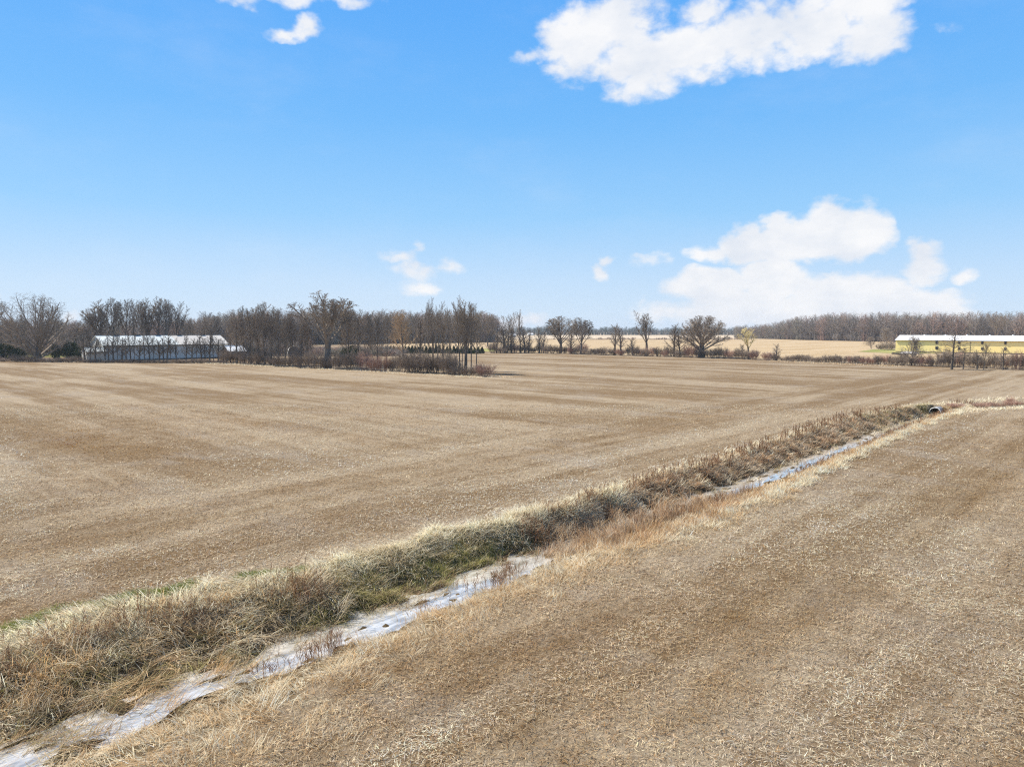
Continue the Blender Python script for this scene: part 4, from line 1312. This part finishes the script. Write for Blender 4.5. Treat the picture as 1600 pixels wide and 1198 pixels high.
# ------------------------------------------------------------------ barns
M_roofw = mat_metal_sheet("pale_roof_sheet", (.58, .61, .58), (.72, .75, .71), endcol=(.62, .57, .50), endx=21, stain=(.42, .40, .38), stain_amt=.55, rough=.4)
M_wallw = mat_metal_sheet("weathered_wall_sheet", (.50, .485, .43), (.64, .62, .56), stain=(.28, .25, .20), stain_amt=.7, rough=.6)
M_trim = mat_flat("dark_trim", (.05, .055, .055))
M_vent = mat_flat("dark_vent", (.035, .035, .038))
M_roofy = mat_metal_sheet("white_roof_sheet", (.74, .74, .73), (.82, .82, .81), stain=(.62, .61, .58), stain_amt=.2, rough=.35, sheet=1.0)
M_wally = mat_metal_sheet("yellow_wall_sheet", (.88, .70, .27), (.91, .75, .32), stain=(.70, .58, .30), stain_amt=.25, rough=.55, sheet=4.0)
M_base = mat_flat("dark_foundation", (.10, .075, .06))
M_conc = mat_flat("concrete", (.45, .43, .40))

def gable_walls(mb, L, Wd, he, hr, x0=0.0, y0=0.0, th=.16):
    # front, back
    mb.box(x0 + th, x0 + L - th, y0, y0 + th, 0, he)
    mb.box(x0 + th, x0 + L - th, y0 + Wd - th, y0 + Wd, 0, he)
    for xx in (x0, x0 + L - th):
        a = [(xx, y0, 0), (xx, y0 + Wd, 0), (xx, y0 + Wd, he), (xx, y0 + Wd / 2, hr), (xx, y0, he)]
        b = [(xx + th, y, z) for (_, y, z) in a]
        mb.add(a + b, [(4, 3, 2, 1, 0), (5, 6, 7, 8, 9), (0, 1, 6, 5), (1, 2, 7, 6), (2, 3, 8, 7), (3, 4, 9, 8), (4, 0, 5, 9)])
def gable_roof(root, mat, L, Wd, he, hr, x0=0.0, y0=0.0, oh=.35, ov=.3):
    k = (hr - he) / (Wd / 2)
    za = he - oh * k + .12
    f = MB(); f.slab([(x0 - ov, y0 - oh, za), (x0 + L + ov, y0 - oh, za), (x0 + L + ov, y0 + Wd / 2 - .003, hr + .12), (x0 - ov, y0 + Wd / 2 - .003, hr + .12)], .08)
    b = MB(); b.slab([(x0 - ov, y0 + Wd + oh, za), (x0 + L + ov, y0 + Wd + oh, za), (x0 + L + ov, y0 + Wd / 2 + .003, hr + .12), (x0 - ov, y0 + Wd / 2 + .003, hr + .12)], .08)
    f.add(b.v, b.f)
    rf = f.build("roof", mat, root)
    cap = MB(); cap.box(x0 - ov, x0 + L + ov, y0 + Wd / 2 - .18, y0 + Wd / 2 + .18, hr + .10, hr + .16); cap.build("ridge_cap", mat, rf)
    g = MB(); g.box(x0 - ov, x0 + L + ov, y0 - oh - .13, y0 - oh - .005, za - .22, za - .02); g.build("gutter", M_trim, root)
    return rf

def pale_barn():
    g = G(163, 564.5)
    th = R(47)
    root = empty("metal_barn", (g.x, g.y, 0), th)
    tag(root, "long pale grey metal barn with weathered roof behind slim trees on the left", "barn")
    L, Wd, he, hr = 37.0, 12.5, 4.6, 7.3
    w = MB(); gable_walls(w, L, Wd, he, hr); w.build("wall", M_wallw, root)
    rf = gable_roof(root, M_roofw, L, Wd, he, hr)
    for x in (4.5, 10.5, 16.5, 23, 30.5):
        v = MB(); v.box(x, x + 1.6, Wd / 2 - .35, Wd / 2 + .35, hr + .17, hr + .42); v.build("ridge_vent", M_vent, rf)
    d = MB(); d.box(.15, L - .15, -.10, -.003, 0, .35); d.build("foundation", M_base, root)
    # lower lean-to against the near end
    ax, ay = -5.2, -2.2
    w = MB(); gable_walls(w, 5.1, 4.2, 2.9, 4.0, ax, ay); ann = w.build("annex", M_wallw, root)
    rr_ = gable_roof(root, M_roofw, 5.1, 4.2, 2.9, 4.0, ax, ay, .2, .15)
    d = MB(); d.box(ax - .05, ax - .003, ay + 1.4, ay + 2.5, 0, 2.1); d.build("door", M_base, root)
pale_barn()

def yellow_barn():
    g = G(1399, 550)
    th = -R(43)
    root = empty("yellow_barn", (g.x, g.y, 0), th)
    tag(root, "long low yellow metal barn with a bright white roof on the right", "barn")
    L, Wd, he, hr = 86.0, 13.0, 5.0, 6.85
    w = MB(); gable_walls(w, L, Wd, he, hr); w.build("wall", M_wally, root)
    rf = gable_roof(root, M_roofy, L, Wd, he, hr, oh=.45)
    for x in np.arange(9, 84, 7.5):
        v = MB(); v.tube([(x, Wd / 2, hr), (x, Wd / 2, hr + .45)], [.3, .3], 10, cap=True); v.build("ridge_vent", M_roofy, rf)
    d = MB(); d.box(.1, L - .1, -.05, -.003, 0, .42); d.build("foundation", M_base, root)
    # pairs of round fans in dark housings, one above the other
    for px, r1 in ((1430, .28), (1463, .42), (1498, .30), (1534, .30), (1570, .30), (1606, .30)):
        # where the sight line at this pixel meets the wall plane
        dx, dy = (px - 800) / F, 1.0
        wx, wy = math.cos(th), math.sin(th)
        # g + k*w = t*(dx,dy)
        det = wx * (-dy) + dx * wy
        k = ((-g.x) * (-dy) - (-dx) * (-g.y)) / det if abs(det) > 1e-9 else 0
        t_ = (g.x + k * wx) / dx
        for zz in (4.0, 1.8):
            h = MB(); h.disc((k, -.003, zz), r1 + .13, (0, -1, 0), .16); hh = h.build("fan_housing", M_base, root)
            b = MB()
            b.disc((k, -.165, zz), r1, (0, -1, 0), .02)
            b.build("fan_grille", M_vent, hh)
            hood = MB(); hood.slab([(k - r1 - .1, -.01, zz + r1 + .45), (k + r1 + .1, -.01, zz + r1 + .45), (k + r1 + .1, -.55, zz + r1 + .12), (k - r1 - .1, -.55, zz + r1 + .12)], .04)
            hood.build("fan_hood", M_trim, root)
    dx = (1515 - 800) / F; wx, wy = math.cos(th), math.sin(th)
    k = (dx * g.y - g.x) / (wx - dx * wy)
    d = MB(); d.tube([(k, -.08, .1), (k, -.08, 4.6)], [.07, .07], 8); d.build("downpipe", M_base, root)
yellow_barn()

def low_shed(px, py, wpx, hpx, arch, label):
    g = G(px, py); D = g.y
    root = empty("low_shed", (g.x, g.y, 0), R(47) if not arch else R(20))
    tag(root, label, "shed")
    Wd = wpx / F * D; H = hpx / F * D
    if arch:
        mb = MB(); n = 14; L = 5
        a = [(Wd / 2 * math.cos(t_), 0, H * .35 + H * .65 * math.sin(t_)) for t_ in np.linspace(0, math.pi, n)]
        a = [(Wd / 2, 0, 0)] + a + [(-Wd / 2, 0, 0)]
        b = [(x, L, z) for x, _, z in a]
        m_ = len(a)
        mb.add(a + b, [(i, i + 1, m_ + i + 1, m_ + i) for i in range(m_ - 1)])
        mb.build("cover", mat_flat("pale_tarp", (.40, .39, .36), .5, .3, .08), root, smooth=True)
        for y_, fl in ((.02, 1), (L - .02, -1)):
            e = MB(); e.add([(x, y_, z) for x, _, z in a], [tuple(range(m_))[::fl]]); e.build("end_panel", M_base, root)
    else:
        w = MB(); gable_walls(w, Wd, 5, H * .6, H); w.build("wall", M_base, root)
        gable_roof(root, mat_flat("shed_roof_white", (.80, .78, .74), .5, .3, .06), Wd, 5, H * .6, H)
low_shed(358, 560.5, 27, 20, False, "low dark shed with a white roof right of the long pale barn")
low_shed(459, 557, 17, 16, True, "small hoop shed with a pale rounded cover left of the elm")

def far_house(px, py, wpx, hpx, label):
    g = G(px, py); D = g.y
    root = empty("far_building", (g.x, g.y, 0), R(20)); tag(root, label, "building")
    Wd = wpx / F * D; H = hpx / F * D
    w = MB(); gable_walls(w, Wd, 9, H * .6, H); w.build("wall", M_wallw, root)
    gable_roof(root, M_roofy, Wd, 9, H * .6, H)
far_house(798, 526.5, 9, 5, "tiny white-roofed building far off behind the forked tree thicket")
far_house(826, 524.0, 8, 3.5, "tiny white building far off in the gap left of the vase-shaped trees")

# covered load and trailer in front of the yellow barn
def trailer():
    a = G(1408, 554.8); b = G(1434, 555.5)
    c = (a + b) / 2
    root = empty("farm_trailer", (c.x, c.y, 0), math.atan2(b.y - a.y, b.x - a.x))
    tag(root, "low farm trailer under a grey tarp parked before the yellow barn", "trailer")
    L = (b - a).length
    M_steel = mat_flat("dark_steel", (.05, .05, .055), .5, .4)
    d = MB(); d.box(-L / 2, L / 2, -1.1, 1.1, .55, .72); d.box(-L / 2, L / 2, -1.14, -1.06, .45, .75); d.build("bed", M_steel, root)
    # sagging tarp over the load
    nx, ny = 26, 10
    vs = []
    for i in range(nx):
        for j in range(ny):
            u, w = i / (nx - 1) * 2 - 1, j / (ny - 1) * 2 - 1
            e = (1 - abs(u) ** 6) * (1 - abs(w) ** 6)
            vs.append((u * L / 2 * .98, w * 1.2, .74 + e * (.62 + .18 * fbm(np.array([u * 5 + 3]), np.array([w * 3 + 3]))[0])))
    fs = [(i * ny + j, (i + 1) * ny + j, (i + 1) * ny + j + 1, i * ny + j + 1) for i in range(nx - 1) for j in range(ny - 1)]
    d = MB(); d.add(vs, fs); d.build("tarp", mat_flat("grey_tarp", (.26, .25, .26), .45, .4), root, smooth=True)
    for x in (-L * .32, L * .28):
        for y in (-1.0, 1.0):
            w = MB()
            w.tube([(x, y - .14, .42), (x, y + .14, .42)], [.42, .42], 20, cap=True); w.tube([(x, y + .14, .42), (x, y - .14, .42)], [.419, .419], 20, cap=True)
            wh = w.build("wheel", M_vent, root)
            h = MB(); h.disc((x, y - .15, .42), .18, (0, -1, 0), .03); h.build("rim", M_conc, wh)
    d = MB(); d.tube([(L / 2, 0, .6), (L / 2 + 1.8, 0, .45)], [.07, .05], 6); d.build("drawbar", M_steel, root)
trailer()
def frame_gate():
    c = G(1401, 554.2)
    root = empty("steel_rack", (c.x, c.y, 0), -R(20))
    tag(root, "dark upright steel rack beside the tarped trailer at the barn corner", "rack")
    mb = MB()
    for x in (-1.6, 0.0, 1.4): mb.tube([(x, 0, 0), (x, 0, 2.0 if x == 1.4 else .9)], [.06, .06], 6)
    for z in (.25, .85): mb.tube([(-1.7, 0, z), (1.5, 0, z)], [.06, .06], 6)
    mb.box(-1.5, 1.3, -.4, .4, .0, .22)
    mb.build("frame", M_trim, root)
    m2 = MB(); m2.slab([(-1.4, -.5, .75), (.9, -.5, .6), (.9, .5, .62), (-1.4, .5, .78)], .3); m2.build("load", M_base, root)
frame_gate()
print("objects", len(S.objects))

# ------------------------------------------------------------------ haze
def haze():
    mb = MB(); mb.box(-2600, 2600, -60, 2600, -3, 32)
    m = bpy.data.materials.new("haze"); m.use_nodes = True
    t = m.node_tree; t.nodes.clear()
    o = t.nodes.new('ShaderNodeOutputMaterial'); v = t.nodes.new('ShaderNodeVolumePrincipled')
    v.inputs['Color'].default_value = (.80, .88, 1.0, 1); v.inputs['Density'].default_value = .00014
    v.inputs['Anisotropy'].default_value = 0.0
    m.cycles.homogeneous_volume = True
    t.links.new(v.outputs[0], o.inputs['Volume'])
    h = mb.build("haze", m); tag(h, kind='stuff')
haze()
